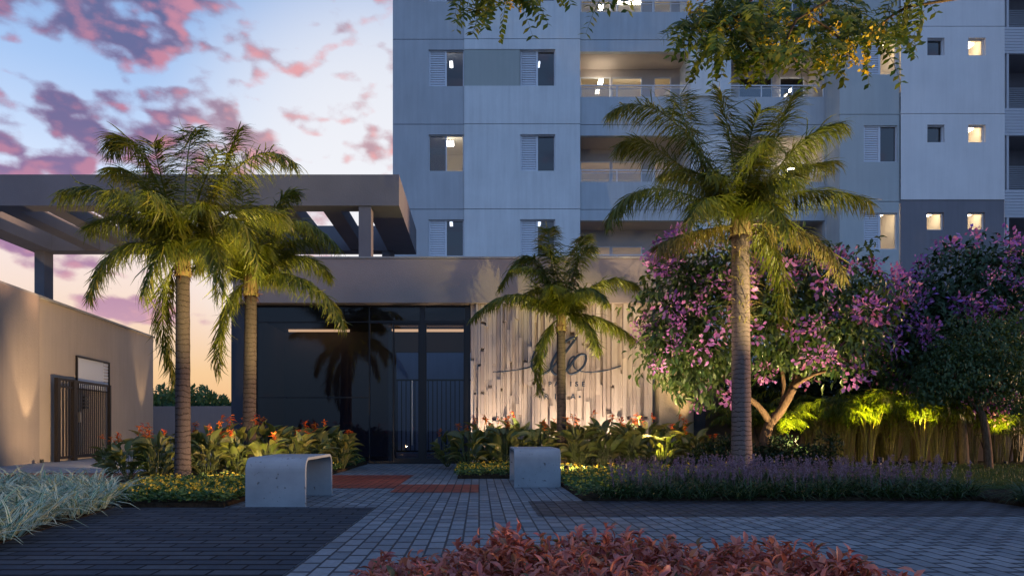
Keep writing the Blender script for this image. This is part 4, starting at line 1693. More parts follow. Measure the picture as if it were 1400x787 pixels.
def blossom_mesh(npet, rad, pl, pw):
    m = MB()
    d_ = rand_dirs(npet)
    pos = d_ * rng.uniform(0.3, 1.0, npet)[:, None] * rad * np.array([[1, 1, 0.8]])
    scatter(m, *LEAF_FLAT, pos, d_ + rng.normal(0, 0.5, (npet, 3)), rand_dirs(npet), pl * rng.uniform(0.7, 1.2, npet), pw)
    return m


blos_protos = []
for k in range(4):
    o = blossom_mesh(46, 0.20, 0.07, 0.045).build('blossom', M['purple'])
    blos_protos.append(o.data)
    bpy.data.objects.remove(o)


def broad_tree(label, base, skeleton, blobs, nleaf, leaf_l, leafmat, barkmat, nblos, bl_bias=None, group=None, blob_w=0.42, bscale=1.0):
    root = thing('flowering_tree' if nblos else 'leafy_tree', label, 'tree', base, 0, group)
    ro = root.location
    t = MB()
    for pts, r0, r1 in skeleton:
        limb(t, pts, r0, r1)
    t.build('trunk', barkmat, root, ro, smooth=True)
    pos, nrm = crown_points(blobs, nleaf)
    n = len(pos)
    d_ = nrm * 0.7 + rng.normal(0, 0.55, (n, 3)) + np.array([[0, 0, -0.45]])
    m = MB()
    scatter(m, *LEAF, pos, d_, nrm * 0.6 + np.array([[0, 0, 0.9]]) + rng.normal(0, 0.3, (n, 3)), leaf_l * rng.uniform(0.5, 1.4, n), leaf_l * blob_w * rng.uniform(0.8, 1.2, n))
    m.build('crown', leafmat, root, ro)
    if nblos:
        bp, bn = crown_points(blobs, nblos * 6)
        # keep those on the outside of the whole crown
        keep = []
        for i in rng.permutation(len(bp)):
            p = bp[i]
            inside_other = sum((((p - np.array(b[:3])) / np.array(b[3:6])) ** 2).sum() < 0.70 for b in blobs)
            if inside_other:
                continue
            if bl_bias and rng.uniform() > bl_bias(p):
                continue
            keep.append(i)
            if len(keep) >= nblos:
                break
        for i in keep:
            o = bpy.data.objects.new('blossom', random.choice(blos_protos))
            C.objects.link(o)
            o.parent = root
            o.location = Vector(bp[i]) + Vector(bn[i]) * 0.05 - ro
            o.rotation_euler = (random.uniform(0, 6), random.uniform(0, 6), random.uniform(0, 6))
            sc_ = random.uniform(0.9, 1.7) * bscale
            o.scale = (sc_, sc_, sc_)
    return root


def blob(px, py, D, rx, ry_px, depth):
    s = F / D
    p = P(px, py, D)
    return (p.x, p.y, p.z, rx / s, depth, ry_px / s)


TA = 13.2
broad_tree('large purple-flowered tree behind the thick-trunked palm, its warm-lit trunk forking low', P(1042, 588 + 705 / TA, TA),
           [([P(1041, 641, TA), P(1042, 615, TA), P(1052, 580, TA), P(1068, 560, TA), P(1085, 530, TA - 0.1)], 0.125, 0.075),
            ([P(1053, 578, TA), P(1035, 553, TA - 0.1), P(1005, 530, TA - 0.2), P(960, 480, TA - 0.2), P(930, 420, TA)], 0.07, 0.02),
            ([P(1066, 562, TA), P(1072, 535, TA), P(1068, 500, TA), P(1060, 440, TA), P(1040, 370, TA + 0.2)], 0.055, 0.015),
            ([P(1085, 530, TA - 0.1), P(1105, 500, TA - 0.2), P(1120, 475, TA - 0.2), P(1135, 420, TA)], 0.06, 0.015),
            ([P(1085, 528, TA - 0.1), P(1112, 512, TA - 0.4), P(1150, 500, TA - 0.4), P(1180, 470, TA - 0.2)], 0.045, 0.012),
            ([P(1080, 535, TA - 0.1), P(1090, 500, TA + 0.2), P(1090, 440, TA + 0.4)], 0.05, 0.012)],
           [blob(925, 420, TA - 0.1, 58, 88, 0.8), blob(925, 480, TA - 0.3, 62, 52, 0.8), blob(965, 360, TA, 66, 55, 0.9), blob(985, 445, TA - 0.5, 75, 70, 0.9),
            blob(1050, 380, TA + 0.2, 85, 70, 1.1), blob(1070, 450, TA - 0.5, 80, 62, 0.9), blob(1120, 400, TA, 80, 68, 1.0), blob(1140, 465, TA - 0.3, 70, 55, 0.9),
            blob(1170, 420, TA + 0.2, 58, 62, 0.8), blob(950, 510, TA - 0.3, 48, 46, 0.6)],
           9500, 0.165, M['tree_leaf'], M['bark'], 99, group='purple-flowered trees',
           bl_bias=lambda p: 1.0 if p[2] > 2.3 else 0.6)
TB = 14.3
broad_tree('purple-flowered tree at the right edge, in shade below the slate grey wall', P(1318, 588 + 705 / TB, TB),
           [([P(1318, 637, TB), P(1316, 590, TB), P(1310, 540, TB), P(1300, 480, TB)], 0.10, 0.05),
            ([P(1312, 550, TB), P(1340, 500, TB), P(1370, 430, TB)], 0.06, 0.02),
            ([P(1305, 510, TB), P(1270, 470, TB), P(1250, 430, TB)], 0.05, 0.02)],
           [blob(1255, 430, TB, 52, 50, 0.8), blob(1310, 385, TB, 58, 55, 0.9), blob(1375, 385, TB, 62, 52, 0.9), blob(1440, 400, TB, 62, 60, 1.0),
            blob(1290, 470, TB - 0.3, 72, 60, 0.9), blob(1370, 460, TB - 0.3, 72, 60, 0.9), blob(1230, 490, TB - 0.2, 50, 48, 0.7), blob(1330, 520, TB, 80, 45, 0.8), blob(1210, 440, TB + 0.2, 36, 34, 0.6)],
           9000, 0.155, M['tree_leaf_dark'], M['bark_dark'], 99, group='purple-flowered trees',
           bl_bias=lambda p: 1.0 if p[2] > 2.2 else 0.45)
TC = 12.6
broad_tree('small-leaved dark green tree at the far right with a slim bare trunk on the lawn', P(1350, 588 + 705 / TC, TC),
           [([P(1352, 644, TC), P(1350, 610, TC), P(1345, 575, TC), P(1338, 556, TC)], 0.075, 0.055),
            ([P(1340, 560, TC), P(1355, 540, TC), P(1370, 510, TC), P(1385, 470, TC)], 0.045, 0.012),
            ([P(1340, 560, TC), P(1325, 548, TC), P(1310, 520, TC), P(1290, 490, TC)], 0.035, 0.01),
            ([P(1365, 520, TC), P(1395, 530, TC), P(1420, 500, TC)], 0.02, 0.008)],
           [blob(1300, 500, TC, 48, 40, 0.6), blob(1345, 470, TC, 60, 42, 0.7), blob(1395, 480, TC, 55, 55, 0.7), blob(1340, 520, TC, 55, 32, 0.6),
            blob(1270, 530, TC, 30, 26, 0.4), blob(1410, 540, TC, 45, 32, 0.5)],
           8000, 0.08, M['tree_leaf_soft'], M['bark'], 0, blob_w=0.45)

# tree overhanging the view from the right foreground
OT = 6.6
orc = thing('overhanging_tree', 'foreground tree with small yellow-green leaflets and orange-yellow flowers hanging into the top of the view', 'tree', (7.6, 7.4, 0))
oo = orc.location
t = MB()
limb(t, [(7.6, 7.4, 0), (7.5, 7.4, 1.2), (7.3, 7.3, 2.6), (6.8, 7.1, 3.9), (6.2, 6.9, 4.9)], 0.16, 0.09)
t.build('trunk', M['bark'], orc, oo, smooth=True)
twigs = []
t = MB()
main = [[(6.2, 6.9, 4.9), (5.0, 6.8, 5.25), (3.8, 6.7, 5.1), (2.6, 6.6, 4.95)],
        [(5.0, 6.8, 5.25), (4.0, 6.3, 5.0), (3.3, 6.2, 4.7), P(1085, 30, OT - 0.3)],
        [(6.2, 6.9, 4.9), (5.2, 6.3, 4.9), (4.6, 6.3, 4.75), P(1240, 10, 6.4)],
        [(3.8, 6.7, 5.1), P(1050, -10, OT), P(1010, 20, OT), P(975, 60, OT)],
        [(2.6, 6.6, 4.95), (1.6, 6.5, 5.0), (0.8, 6.4, 4.9), (0.3, 6.3, 4.72)],
        [(1.6, 6.5, 5.0), P(850, -30, 6.5), P(845, -5, 6.5)],
        [P(1090, 25, OT - 0.3), P(1075, 60, OT - 0.3), P(1090, 85, OT - 0.2)],
        [P(1100, 20, OT - 0.3), P(1140, 45, OT - 0.2), P(1160, 75, OT)],
        [P(1050, -10, OT), P(1020, 40, OT - 0.2), P(1030, 75, OT - 0.2)],
        [P(1240, 10, 6.4), P(1215, 25, 6.5), P(1190, 50, 6.6)],
        [(0.8, 6.4, 4.9), P(720, -25, 6.4), P(700, 0, 6.4)],
        [(2.6, 6.6, 4.95), P(985, -20, OT), P(945, 25, OT)]]
for k, mpts in enumerate(main):
    limb(t, mpts, (0.075, 0.04, 0.05, 0.022, 0.035, 0.012, 0.012, 0.013, 0.012, 0.014, 0.014, 0.016)[k], 0.007, 6)
    twigs.append(catmull([np.array(p, float) for p in mpts], 8))
t.build('limb', M['bark'], orc, oo, smooth=True)


def spray(mb, base, direction, length, npair=9, ll=0.080, lw=0.042):
    """pinnate leaf: drooping rachis with paired oval leaflets"""
    d_ = np.array(direction, float)
    d_ /= np.linalg.norm(d_)
    p0 = np.array(base, float)
    p1 = p0 + d_ * length * 0.5
    p2 = p0 + d_ * length * 0.85 + np.array([0, 0, -length * 0.5])
    t_ = (np.arange(npair) + 0.8)[:, None] / npair
    pos = bez(p0, p1, p2, t_)
    tan = bez_tan(p0, p1, p2, t_)
    tan /= np.linalg.norm(tan, axis=1, keepdims=True)
    up = rng.normal(0, 0.25, 3) + np.array([0.1, -0.75, 0.6])
    sd = np.cross(tan, up[None])
    sd /= np.linalg.norm(sd, axis=1, keepdims=True)
    for sg in (-1, 1):
        scatter(mb, *LEAF_FLAT, pos, sd * sg + tan * 0.35 + rng.normal(0, 0.12, (npair, 3)), np.repeat(up[None], npair, 0), ll * rng.uniform(0.85, 1.15, npair), lw)
    mb.tube([tuple(bez(p0, p1, p2, q)) for q in (0, 0.33, 0.66, 1)], [0.004, 0.003, 0.002, 0.001], 4, False)


cr = MB()


def spray_area(px0, px1, py0, py1, n, D, dj, L=0.34):
    for _ in range(n):
        D_ = D + rng.uniform(-dj, dj)
        b = P(rng.uniform(px0, px1), rng.uniform(py0, py1), D_)
        spray(cr, b, (rng.normal(0, 0.7), rng.normal(0, 0.7), rng.uniform(-0.6, 0.3)), L * rng.uniform(0.7, 1.15), int(rng.integers(7, 11)))


spray_area(950, 1035, -25, 45, 46, OT, 0.6)
spray_area(932, 985, 15, 65, 26, OT, 0.35)
spray_area(985, 1060, 5, 78, 48, OT, 0.6)
spray_area(1035, 1145, -15, 70, 64, OT, 0.6)
spray_area(1010, 1100, 60, 85, 12, OT, 0.3)
spray_area(1120, 1205, -5, 58, 40, OT, 0.4)
spray_area(1185, 1228, 15, 58, 10, 6.5, 0.2)
spray_area(1210, 1275, -45, 15, 18, 6.4, 0.2)
spray_area(636, 700, -50, 2, 26, 6.4, 0.3)
spray_area(685, 770, -50, -8, 20, 6.4, 0.3)
spray_area(832, 864, -50, -15, 9, 6.5, 0.2)
spray_area(655, 672, 5, 22, 4, 6.4, 0.1)
# the part of the crown above the frame
for _ in range(330):
    yy = rng.uniform(5.2, 8.2)
    zmin = H + (VY + 30) / F * yy + 0.3
    b = (rng.uniform(0.2, 7.8), yy, rng.uniform(zmin, zmin + 1.3))
    spray(cr, b, (rng.normal(0, 0.7), rng.normal(0, 0.7), rng.uniform(-0.4, 0.5)), 0.36 * rng.uniform(0.7, 1.15), 7)
cr.build('crown', M['pinnate'], orc, oo)
proto = blossom_mesh(24, 0.09, 0.036, 0.03).build('blossom', M['yellow_fl'])
yd = proto.data
bpy.data.objects.remove(proto)
for (px, py) in ((950, 8), (958, 22), (944, 15), (1035, 50), (1045, 62), (1052, 70), (1150, 70), (1172, 82), (1180, 90), (1142, 40), (1110, 25), (1070, 35), (1195, 45),
                 (1012, 30), (700, 4), (692, -2), (712, 2), (1085, 60), (1060, 20), (985, 40), (1128, 85), (1165, 60), (960, 45)):
    o = bpy.data.objects.new('blossom', yd)
    C.objects.link(o)
    o.parent = orc
    o.location = P(px, py, OT - 0.25 + random.uniform(-0.2, 0.2)) - oo
    o.rotation_euler = (random.uniform(0, 6), random.uniform(0, 6), random.uniform(0, 6))
    s_ = random.uniform(0.6, 1.1)
    o.scale = (s_, s_, s_)


# ------------------------------------------------------------------ cannas
def make_canna(seed, h=0.9, leaves=20, spikes=4):
    global rng
    rng = np.random.default_rng(seed)
    root = thing('canna_plant', 'x', 'plant')
    m = MB()
    n = leaves
    a = rng.uniform(0, 2 * PI, n)
    hz = rng.uniform(0.08, 0.70, n) ** 0.85
    rad = 0.05 + (0.30 - 0.20 * hz) * rng.uniform(0.3, 1.0, n)
    pos = np.stack([rad * np.cos(a), rad * np.sin(a), hz * h], 1)
    el = rng.uniform(0.15, 1.15, n) + hz * 0.35
    dr = np.stack([np.cos(a), np.sin(a), np.tan(np.clip(el, 0.1, 1.38))], 1)
    L = h * rng.uniform(0.30, 0.46, n)
    scatter(m, *BROAD, pos, dr, np.repeat([[0, 0, 1.0]], n, 0) + rng.normal(0, .3, (n, 3)), L, L * rng.uniform(0.34, 0.46, n))
    m.build('leaves', M['canna'], root)
    pm = MB()
    for q in range(n):
        pm.tube([(0.03 * math.cos(a[q]), 0.03 * math.sin(a[q]), 0), tuple(pos[q] * np.array([0.8, 0.8, 0.6])), tuple(pos[q])], [0.007, 0.006, 0.005], 4, False)
    pm.build('leaf_stems', M['stem'], root)
    for k in range(spikes):
        s = MB()
        aa = rng.uniform(0, 2 * PI)
        top = np.array([0.22 * math.cos(aa), 0.22 * math.sin(aa), h * rng.uniform(0.88, 1.12)])
        s.tube([(0.05 * math.cos(aa), 0.05 * math.sin(aa), 0), tuple(top * 0.6 + np.array([0, 0, 0.05])), tuple(top)], [0.009, 0.008, 0.006], 5)
        so_ = s.build('flower_stem', M['stem'], root)
        f = MB()
        nb = 11
        d_ = rand_dirs(nb)
        d_[:, 2] = np.abs(d_[:, 2]) * 0.8 + 0.1
        scatter(f, *LEAF, np.repeat(top[None], nb, 0) + np.array([[0, 0, 1]]) * rng.uniform(-0.07, 0.06, nb)[:, None], d_, rand_dirs(nb) * 0.3 + np.array([[0, 0, 1]]), rng.uniform(0.05, 0.12, nb), 0.03)
        f.build('flower', M['canna_fl'], so_)
    return root


protos = [make_canna(100 + k, 0.9, 40, 2 + k % 3) for k in range(5)]
used = [False] * 5


def put_canna(i, x, y, s, label, group):
    k = i % 5
    if not used[k]:
        o = protos[k]
        used[k] = True
    else:
        o = copy_tree(protos[k])
    o.location = (x, y, 0.045)
    o.rotation_euler = (0, 0, random.uniform(0, 6.28))
    o.scale = (s, s, s)
    tag(o, label, 'plant', group)


i = 0
for px, D, s in ((175, 9.9, 0.80), (215, 9.7, 0.85), (150, 10.6, 0.7), (240, 10.7, 0.9), (285, 10.0, 0.9), (270, 11.4, 1.0), (320, 10.2, 0.85), (330, 11.2, 1.05), (365, 10.4, 0.85),
                 (300, 12.4, 1.05), (372, 11.8, 1.1), (405, 10.9, 0.85), (352, 13.0, 1.1), (402, 12.6, 1.1), (430, 12.0, 0.95), (445, 13.2, 1.0), (468, 12.6, 0.85), (205, 11.0, 0.9), (415, 14.0, 1.05), (470, 13.9, 0.75)):
    put_canna(i, (px - VX) / F * D, D, s * 0.86, 'broad-leaved canna with orange-red flowers in the bed left of the entrance path', 'cannas in the left bed')
    i += 1
for px, D, s in ((612, 13.4, 0.75), (640, 12.8, 0.85), (660, 13.7, 0.95), (690, 13.0, 0.95), (705, 14.1, 1.0), (735, 13.3, 0.9), (752, 14.2, 1.0), (790, 13.0, 0.95), (800, 14.0, 1.0),
                 (825, 13.2, 1.0), (850, 14.0, 1.0), (865, 13.0, 0.95), (885, 13.8, 1.0), (905, 13.2, 0.9), (925, 14.0, 0.95), (945, 13.4, 0.8), (968, 13.9, 0.65), (675, 14.4, 0.95), (775, 14.4, 0.95)):
    put_canna(i, (px - VX) / F * D, D, s, 'broad-leaved canna with orange-red flowers in the bed below the slatted sign wall', 'cannas below the sign wall')
    i += 1
rng = np.random.default_rng(33)

# ------------------------------------------------------------------ ground plants (masses)
def stuff(o, label, cat):
    return tag(o, label, cat, None, 'stuff')


UPV = lambda n, j=0.3: np.repeat([[0, 0, 1.0]], n, 0) + rng.normal(0, j, (n, 3))

# red foliage island in the foreground: leafy rosettes
m = MB()
pts = sample_poly(BED_F, 1500)
for (x, y) in pts:
    e2 = ((x - 0.43) / 0.92) ** 2 + ((y - 2.1) / 0.95) ** 2
    hgt = (0.255 + 0.045 * math.sin(x * 6.1 + 1) * math.cos(y * 5.3) + 0.03 * math.sin(x * 13 + y * 5) + rng.uniform(-0.03, 0.03)) * (1 - 0.22 * e2 ** 2)
    for st in range(2):
        n = 9
        a = rng.uniform(0, 2 * PI, n)
        el = rng.uniform(0.35, 1.42, n)
        p0 = np.array([x + rng.normal(0, 0.03), y + rng.normal(0, 0.03), hgt * rng.uniform(0.75, 1.15)])
        pos = np.repeat(p0[None], n, 0) + np.array([[0, 0, 1]]) * rng.uniform(-0.07, 0.03, n)[:, None]
        dr = np.stack([np.cos(a), np.sin(a), np.tan(el)], 1)
        scatter(m, *LEAF, pos, dr, UPV(n), rng.uniform(0.028, 0.056, n), rng.uniform(0.014, 0.022, n))
stuff(m.build('red_foliage', M['red_leaf']), 'low red-leaved foliage filling the rounded bed in the foreground', 'ground cover')

# variegated grass
m = MB()
pts = np.concatenate([sample_poly(BED_V, 520), sample_poly([(-2.95, 3.9), (-3.5, 6.6), (-4.0, 7.6), (-4.4, 7.4), (-3.6, 3.9)], 90)])
uvs = []
for (x, y) in pts:
    n = 11
    a = rng.uniform(0, 2 * PI, n)
    lean = rng.uniform(0.25, 1.1, n)
    pos = np.stack([x + 0.05 * np.cos(a), y + 0.05 * np.sin(a), np.full(n, 0.04)], 1)
    dr = np.stack([np.cos(a) * lean, np.sin(a) * lean, np.ones(n)], 1)
    scatter(m, *BLADE, pos, dr, UPV(n, 0.1), rng.uniform(0.28, 0.50, n), rng.uniform(0.018, 0.030, n))
o = m.build('variegated_grass', M['stripe'])
uvl = o.data.uv_layers.new(name='UVMap')
nl = len(o.data.loops)
vi = np.empty(nl, dtype=np.int32)
o.data.loops.foreach_get('vertex_index', vi)
uv = np.zeros((nl, 2), dtype=np.float32)
uv[:, 0] = (vi % 2)
uvl.data.foreach_set('uv', uv.ravel())
stuff(o, 'arching cream and green striped grass at the left edge of the dark paving', 'ornamental grass')


def cover(name, polys, n_per, label, h=0.11):
    m, f = MB(), MB()
    for poly, n in zip(polys, n_per):
        p = sample_poly(poly, n)
        hz = h * (0.7 + 0.5 * rng.uniform(0, 1, n)) * (0.9 + 0.2 * np.sin(p[:, 0] * 4) * np.cos(p[:, 1] * 3))
        pos = np.stack([p[:, 0], p[:, 1], 0.05 + hz * rng.uniform(0.2, 1.0, n)], 1)
        d_ = rng.normal(0, 1, (n, 3))
        d_[:, 2] = np.abs(d_[:, 2]) * 0.6
        scatter(m, *LEAF_FLAT, pos, d_, UPV(n, 0.6), rng.uniform(0.035, 0.065, n), rng.uniform(0.02, 0.032, n))
        k = n // 18
        sel = rng.choice(n, k)
        pf = np.stack([p[sel, 0], p[sel, 1], 0.06 + hz[sel]], 1)
        for _ in range(3):
            d_ = rng.normal(0, 1, (k, 3))
            d_[:, 2] = np.abs(d_[:, 2])
            scatter(f, *PETAL, pf, d_, rand_dirs(k), 0.022, 0.022)
    # one stuff thing: leaves, with the flowers as its part
    o = m.build(name, M['cover'])
    f.build('blossom', M['cover_fl'], o)
    return stuff(o, label, 'ground cover')


cover('flowering_ground_cover', [[(-2.42, 6.57), (-2.42, 9.6), (-4.4, 9.0), (-3.9, 7.55), (-3.5, 6.57)], [(-2.48, 9.6), (-2.48, 15.1), (-2.95, 15.1), (-3.2, 9.6)]], [9000, 3500],
      'low green carpet with tiny yellow flowers around the left palm and bench')
cover('flowering_ground_cover', [[(-0.37, 10.5), (1.14, 10.5), (1.3, 12.4), (-0.37, 13.2)], [(1.03, 7.15), (1.55, 7.15), (2.4, 9.5), (4.4, 10.6), (4.4, 12.0), (1.2, 12.2), (1.11, 10.5)]], [4200, 7500],
      'low green carpet with tiny yellow flowers around the middle palm and right bench')

# mauve liriope border
LIR = [(1.25, 7.16), (5.3, 7.16), (5.5, 8.4), (4.4, 8.9), (2.6, 8.9), (1.75, 8.3)]
LIR2 = [(5.15, 6.25), (8.6, 6.0), (8.6, 7.4), (6.2, 7.6), (5.35, 7.0)]
for poly, n, lab in ((LIR, 620, 'long border of dark strap leaves with mauve flower spikes along the right paving edge'),
                     (LIR2, 300, 'clump of dark strap leaves with mauve spikes at the far right paving corner')):
    m, f = MB(), MB()
    pts = sample_poly(poly, n)
    for (x, y) in pts:
        k = 16
        a = rng.uniform(0, 2 * PI, k)
        lean = rng.uniform(0.3, 1.2, k)
        pos = np.stack([x + 0.04 * np.cos(a), y + 0.04 * np.sin(a), np.full(k, 0.04)], 1)
        dr = np.stack([np.cos(a) * lean, np.sin(a) * lean, np.ones(k)], 1)
        scatter(m, *BLADE, pos, dr, UPV(k, 0.1), rng.uniform(0.26, 0.42, k), rng.uniform(0.011, 0.016, k))
        front = (y - 7.25) / 1.2
        if rng.uniform() < 0.08 + 0.75 * front:
            for q in range(int(rng.integers(1, 3))):
                b = np.array([x + rng.normal(0, 0.05), y + rng.normal(0, 0.05), 0.12])
                tp = b + np.array([rng.normal(0, 0.05), rng.normal(0, 0.05), rng.uniform(0.16, 0.34)])
                nb = 14
                tt = rng.uniform(0.45, 1.0, nb)[:, None]
                a = rng.uniform(0, 2 * PI, nb)
                scatter(f, *PETAL, b + (tp - b) * tt, np.stack([np.cos(a), np.sin(a), np.full(nb, 0.8)], 1), rand_dirs(nb), 0.024, 0.014)
                f.tube([tuple(b), tuple(tp)], [0.003, 0.002], 3, False)
    o = m.build('mauve_border', M['liriope'])
    f.build('flower_spikes', M['spike'], o)
    stuff(o, lab, 'border plants')

# lawn blades
m = MB()
p = sample_poly(LAWN, 15000)
n = len(p)
scatter(m, *BLADE_STIFF, np.stack([p[:, 0], p[:, 1], np.full(n, 0.05)], 1), np.stack([rng.normal(0, 0.5, n), rng.normal(0, 0.5, n), np.ones(n)], 1), rand_dirs(n), rng.uniform(0.04, 0.09, n), 0.008)
stuff(m.build('lawn_grass', M['grass']), 'short mown lawn grass behind the mauve border', 'grass')

# dark low hedge behind the palm
hd = thing('hedge', 'low dark clipped hedge behind the thick-trunked palm, at the foot of the purple tree', 'hedge', (5.4, 13.0, 0))
m = MB()
n = 3600
pos = np.stack([rng.uniform(-1.35, 1.35, n), rng.uniform(-0.35, 0.35, n), rng.uniform(0.05, 0.62, n)], 1)
pos[:, 2] *= 0.85 + 0.18 * np.sin(pos[:, 0] * 6) + 0.1 * np.sin(pos[:, 0] * 17)
scatter(m, *LEAF_FLAT, pos, rand_dirs(n) + [[0, 0, 0.5]], rand_dirs(n), rng.uniform(0.06, 0.11, n), 0.035)
m.build('foliage', M['hedge'], hd)
s = MB()
for k in range(9):
    s.tube([(-1.2 + 0.3 * k, 0, 0), (-1.15 + 0.3 * k, 0.05, 0.4)], 0.015, 5)
s.build('stem', M['bark_dark'], hd)


hd = thing('tall_hedge', 'tall dark hedge rising behind the low garden wall on the right', 'hedge', (10.0, 17.0, 0))
m = MB()
n = 9000
pos = np.stack([rng.uniform(-4.3, 4.5, n), rng.uniform(-0.55, 0.45, n), rng.uniform(0.3, 3.1, n)], 1)
pos[:, 2] *= 0.9 + 0.12 * np.sin(pos[:, 0] * 2.3)
scatter(m, *LEAF, pos, rand_dirs(n) + [[0, -0.4, 0.1]], UPV(n, .5), rng.uniform(0.18, 0.30, n), 0.10)
m.build('foliage', M['hedge'], hd)
s = MB()
for k in range(9):
    s.tube([(-4 + k, 0, 0), (-3.9 + k, 0.05, 2.2)], 0.03, 5)
s.build('stem', M['bark_dark'], hd)


# areca clumps with yellow canes against the garden wall
def make_areca(seed, canes=20, h=1.0, nfr=12, fl=1.2):
    global rng
    rng = np.random.default_rng(seed)
    root = thing('cane_palm', 'x', 'plant')
    c = MB()
    f = MB()
    for k in range(canes):
        a = rng.uniform(0, 2 * PI)
        r0 = rng.uniform(0.0, 0.08)
        out = rng.uniform(0.08, 0.30)
        tp = np.array([out * math.cos(a), out * math.sin(a) * 0.7, h * rng.uniform(0.75, 1.15)])
        c.tube([(r0 * math.cos(a), r0 * math.sin(a), 0), (out * 0.45 * math.cos(a), out * 0.4 * math.sin(a), h * 0.5), tuple(tp)], [0.011, 0.009, 0.006], 6)
        if k < nfr:
            for q in range(2):
                aa = a + rng.normal(0, 0.8)
                L = fl * rng.uniform(0.6, 1.0)
                dv = np.array([math.cos(aa), math.sin(aa), 0])
                mid = tp + dv * L * 0.35 + np.array([0, 0, L * 0.42])
                tip = tp + dv * L * 0.85 + np.array([0, 0, L * 0.25])
                frond_mesh(f, tp, 2 * mid - 0.5 * (tp + tip), tip, 0.30, 26, 0.026, 0.008, 0.1, 0.25, 0.5)
    c.build('canes', M['cane'], root)
    f.build('fronds', M['areca'], root)
    return root


ap = [make_areca(300 + k) for k in range(3)]
uarc = [False] * 3
for i, (px, D, s, lab) in enumerate(((1060, 14.6, 0.75, 'cane palm lit bright yellow-green just right of the forked trunk of the purple tree'),
                                     (1105, 15.2, 1.0, 'unlit cane palm in deep shade behind the dark hedge'),
                                     (1148, 14.7, 0.9, 'leftmost cane palm with bare yellow canes on the lawn edge'),
                                     (1188, 14.4, 1.0, 'cane palm with brightly lit yellow fronds left of the middle of the garden wall'),
                                     (1222, 15.0, 0.95, 'cane palm between the two brightly uplit ones'),
                                     (1262, 14.4, 0.95, 'cane palm with a glowing yellow frond, second uplit one from the slim tree'),
                                     (1300, 14.8, 0.9, 'cane palm with thin canes just left of the slim tree trunk'),
                                     (1376, 14.4, 0.65, 'small uplit cane palm to the right of the slim tree trunk'),
                                     (1420, 15.0, 0.9, 'cane palm at the right edge of the view behind the lawn'),
                                     (1010, 15.3, 0.8, 'cane palm against the tan wall just left of the thick palm trunk'))):
    k = i % 3
    if not uarc[k]:
        o = ap[k]
        uarc[k] = True
    else:
        o = copy_tree(ap[k])
    o.location = ((px - VX) / F * D, D, 0.045)
    o.rotation_euler = (0, 0, random.uniform(0, 6.28))
    o.scale = (s, s, s * 1.0)
    tag(o, lab, 'plant', 'cane palms along the garden wall')

# tall reed clumps whose thin stems screen the low garden wall
def make_reed(seed):
    global rng
    rng = np.random.default_rng(seed)
    root = thing('reed_clump', 'x', 'plant')
    c = MB()
    for k in range(34):
        a = rng.uniform(0, 2 * PI)
        r0 = rng.uniform(0.0, 0.10)
        out = r0 + rng.uniform(0.03, 0.24)
        hh = rng.uniform(0.75, 1.35)
        c.tube([(r0 * math.cos(a), r0 * math.sin(a), 0), (out * 0.6 * math.cos(a), out * 0.6 * math.sin(a), hh * 0.6), (out * math.cos(a), out * math.sin(a), hh)], [0.008, 0.007, 0.004], 4, False)
    c.build('stems', M['cane'], root)
    f = MB()
    n = 60
    a = rng.uniform(0, 2 * PI, n)
    rr = rng.uniform(0.02, 0.28, n)
    pos = np.stack([rr * np.cos(a), rr * np.sin(a), rng.uniform(0.65, 1.35, n)], 1)
    scatter(f, *BLADE, pos, np.stack([np.cos(a), np.sin(a), rng.uniform(0.2, 1.6, n)], 1), UPV(n, 0.3), rng.uniform(0.25, 0.5, n), 0.025)
    f.build('leaves', M['areca'], root)
    return root


rp = [make_reed(500 + k) for k in range(3)]
for i, px in enumerate((1122, 1140, 1160, 1176, 1204, 1216, 1236, 1250, 1280, 1292, 1314, 1330, 1362, 1392, 1412)):
    o = rp[i] if i < 3 else copy_tree(rp[i % 3])
    D = 15.0 + 0.35 * math.sin(i * 2.1)
    o.location = ((px - VX) / F * D, D, 0.045)
    o.rotation_euler = (0, 0, random.uniform(0, 6.28))
    q = random.uniform(0.8, 1.05)
    o.scale = (q, q, q)
    tag(o, 'clump of thin yellow-brown reed stems in the row along the low garden wall', 'plant', 'reed clumps along the low garden wall')
rng = np.random.default_rng(71)

# background mass of dark shrubs between the cane palms and the trees
for (x, y, rx, h, lab) in ((6.8, 15.6, 1.1, 2.3, 'dark leafy shrub against the garden wall behind the hedge'), (9.2, 15.6, 1.3, 2.4, 'dark leafy shrub against the garden wall behind the uplit cane palms'),
                           (11.8, 15.5, 1.2, 2.3, 'dark leafy shrub against the garden wall at the right edge')):
    rng = np.random.default_rng(int(x * 10))
    root = thing('shrub', lab, 'shrub', (x, y, 0.05))
    m = MB()
    n = 1500
    d_ = rand_dirs(n)
    pos = d_ * rng.uniform(0.3, 1, n)[:, None] ** 0.5 * np.array([[rx, 0.35, 0.75]]) + np.array([[0, 0, h - 0.7]])
    scatter(m, *LEAF, pos, d_ + rng.normal(0, 0.5, (n, 3)), UPV(n, .5), 0.16 * rng.uniform(0.7, 1.3, n), 0.06)
    m.build('foliage', M['hedge'], root)
    s = MB()
    for k in range(5):
        s.tube([(-0.3 + 0.15 * k, 0, -0.05), (-0.7 * rx + 0.35 * rx * k, 0, h - 0.8)], [0.025, 0.012], 5)
    s.build('stem', M['bark_dark'], root)


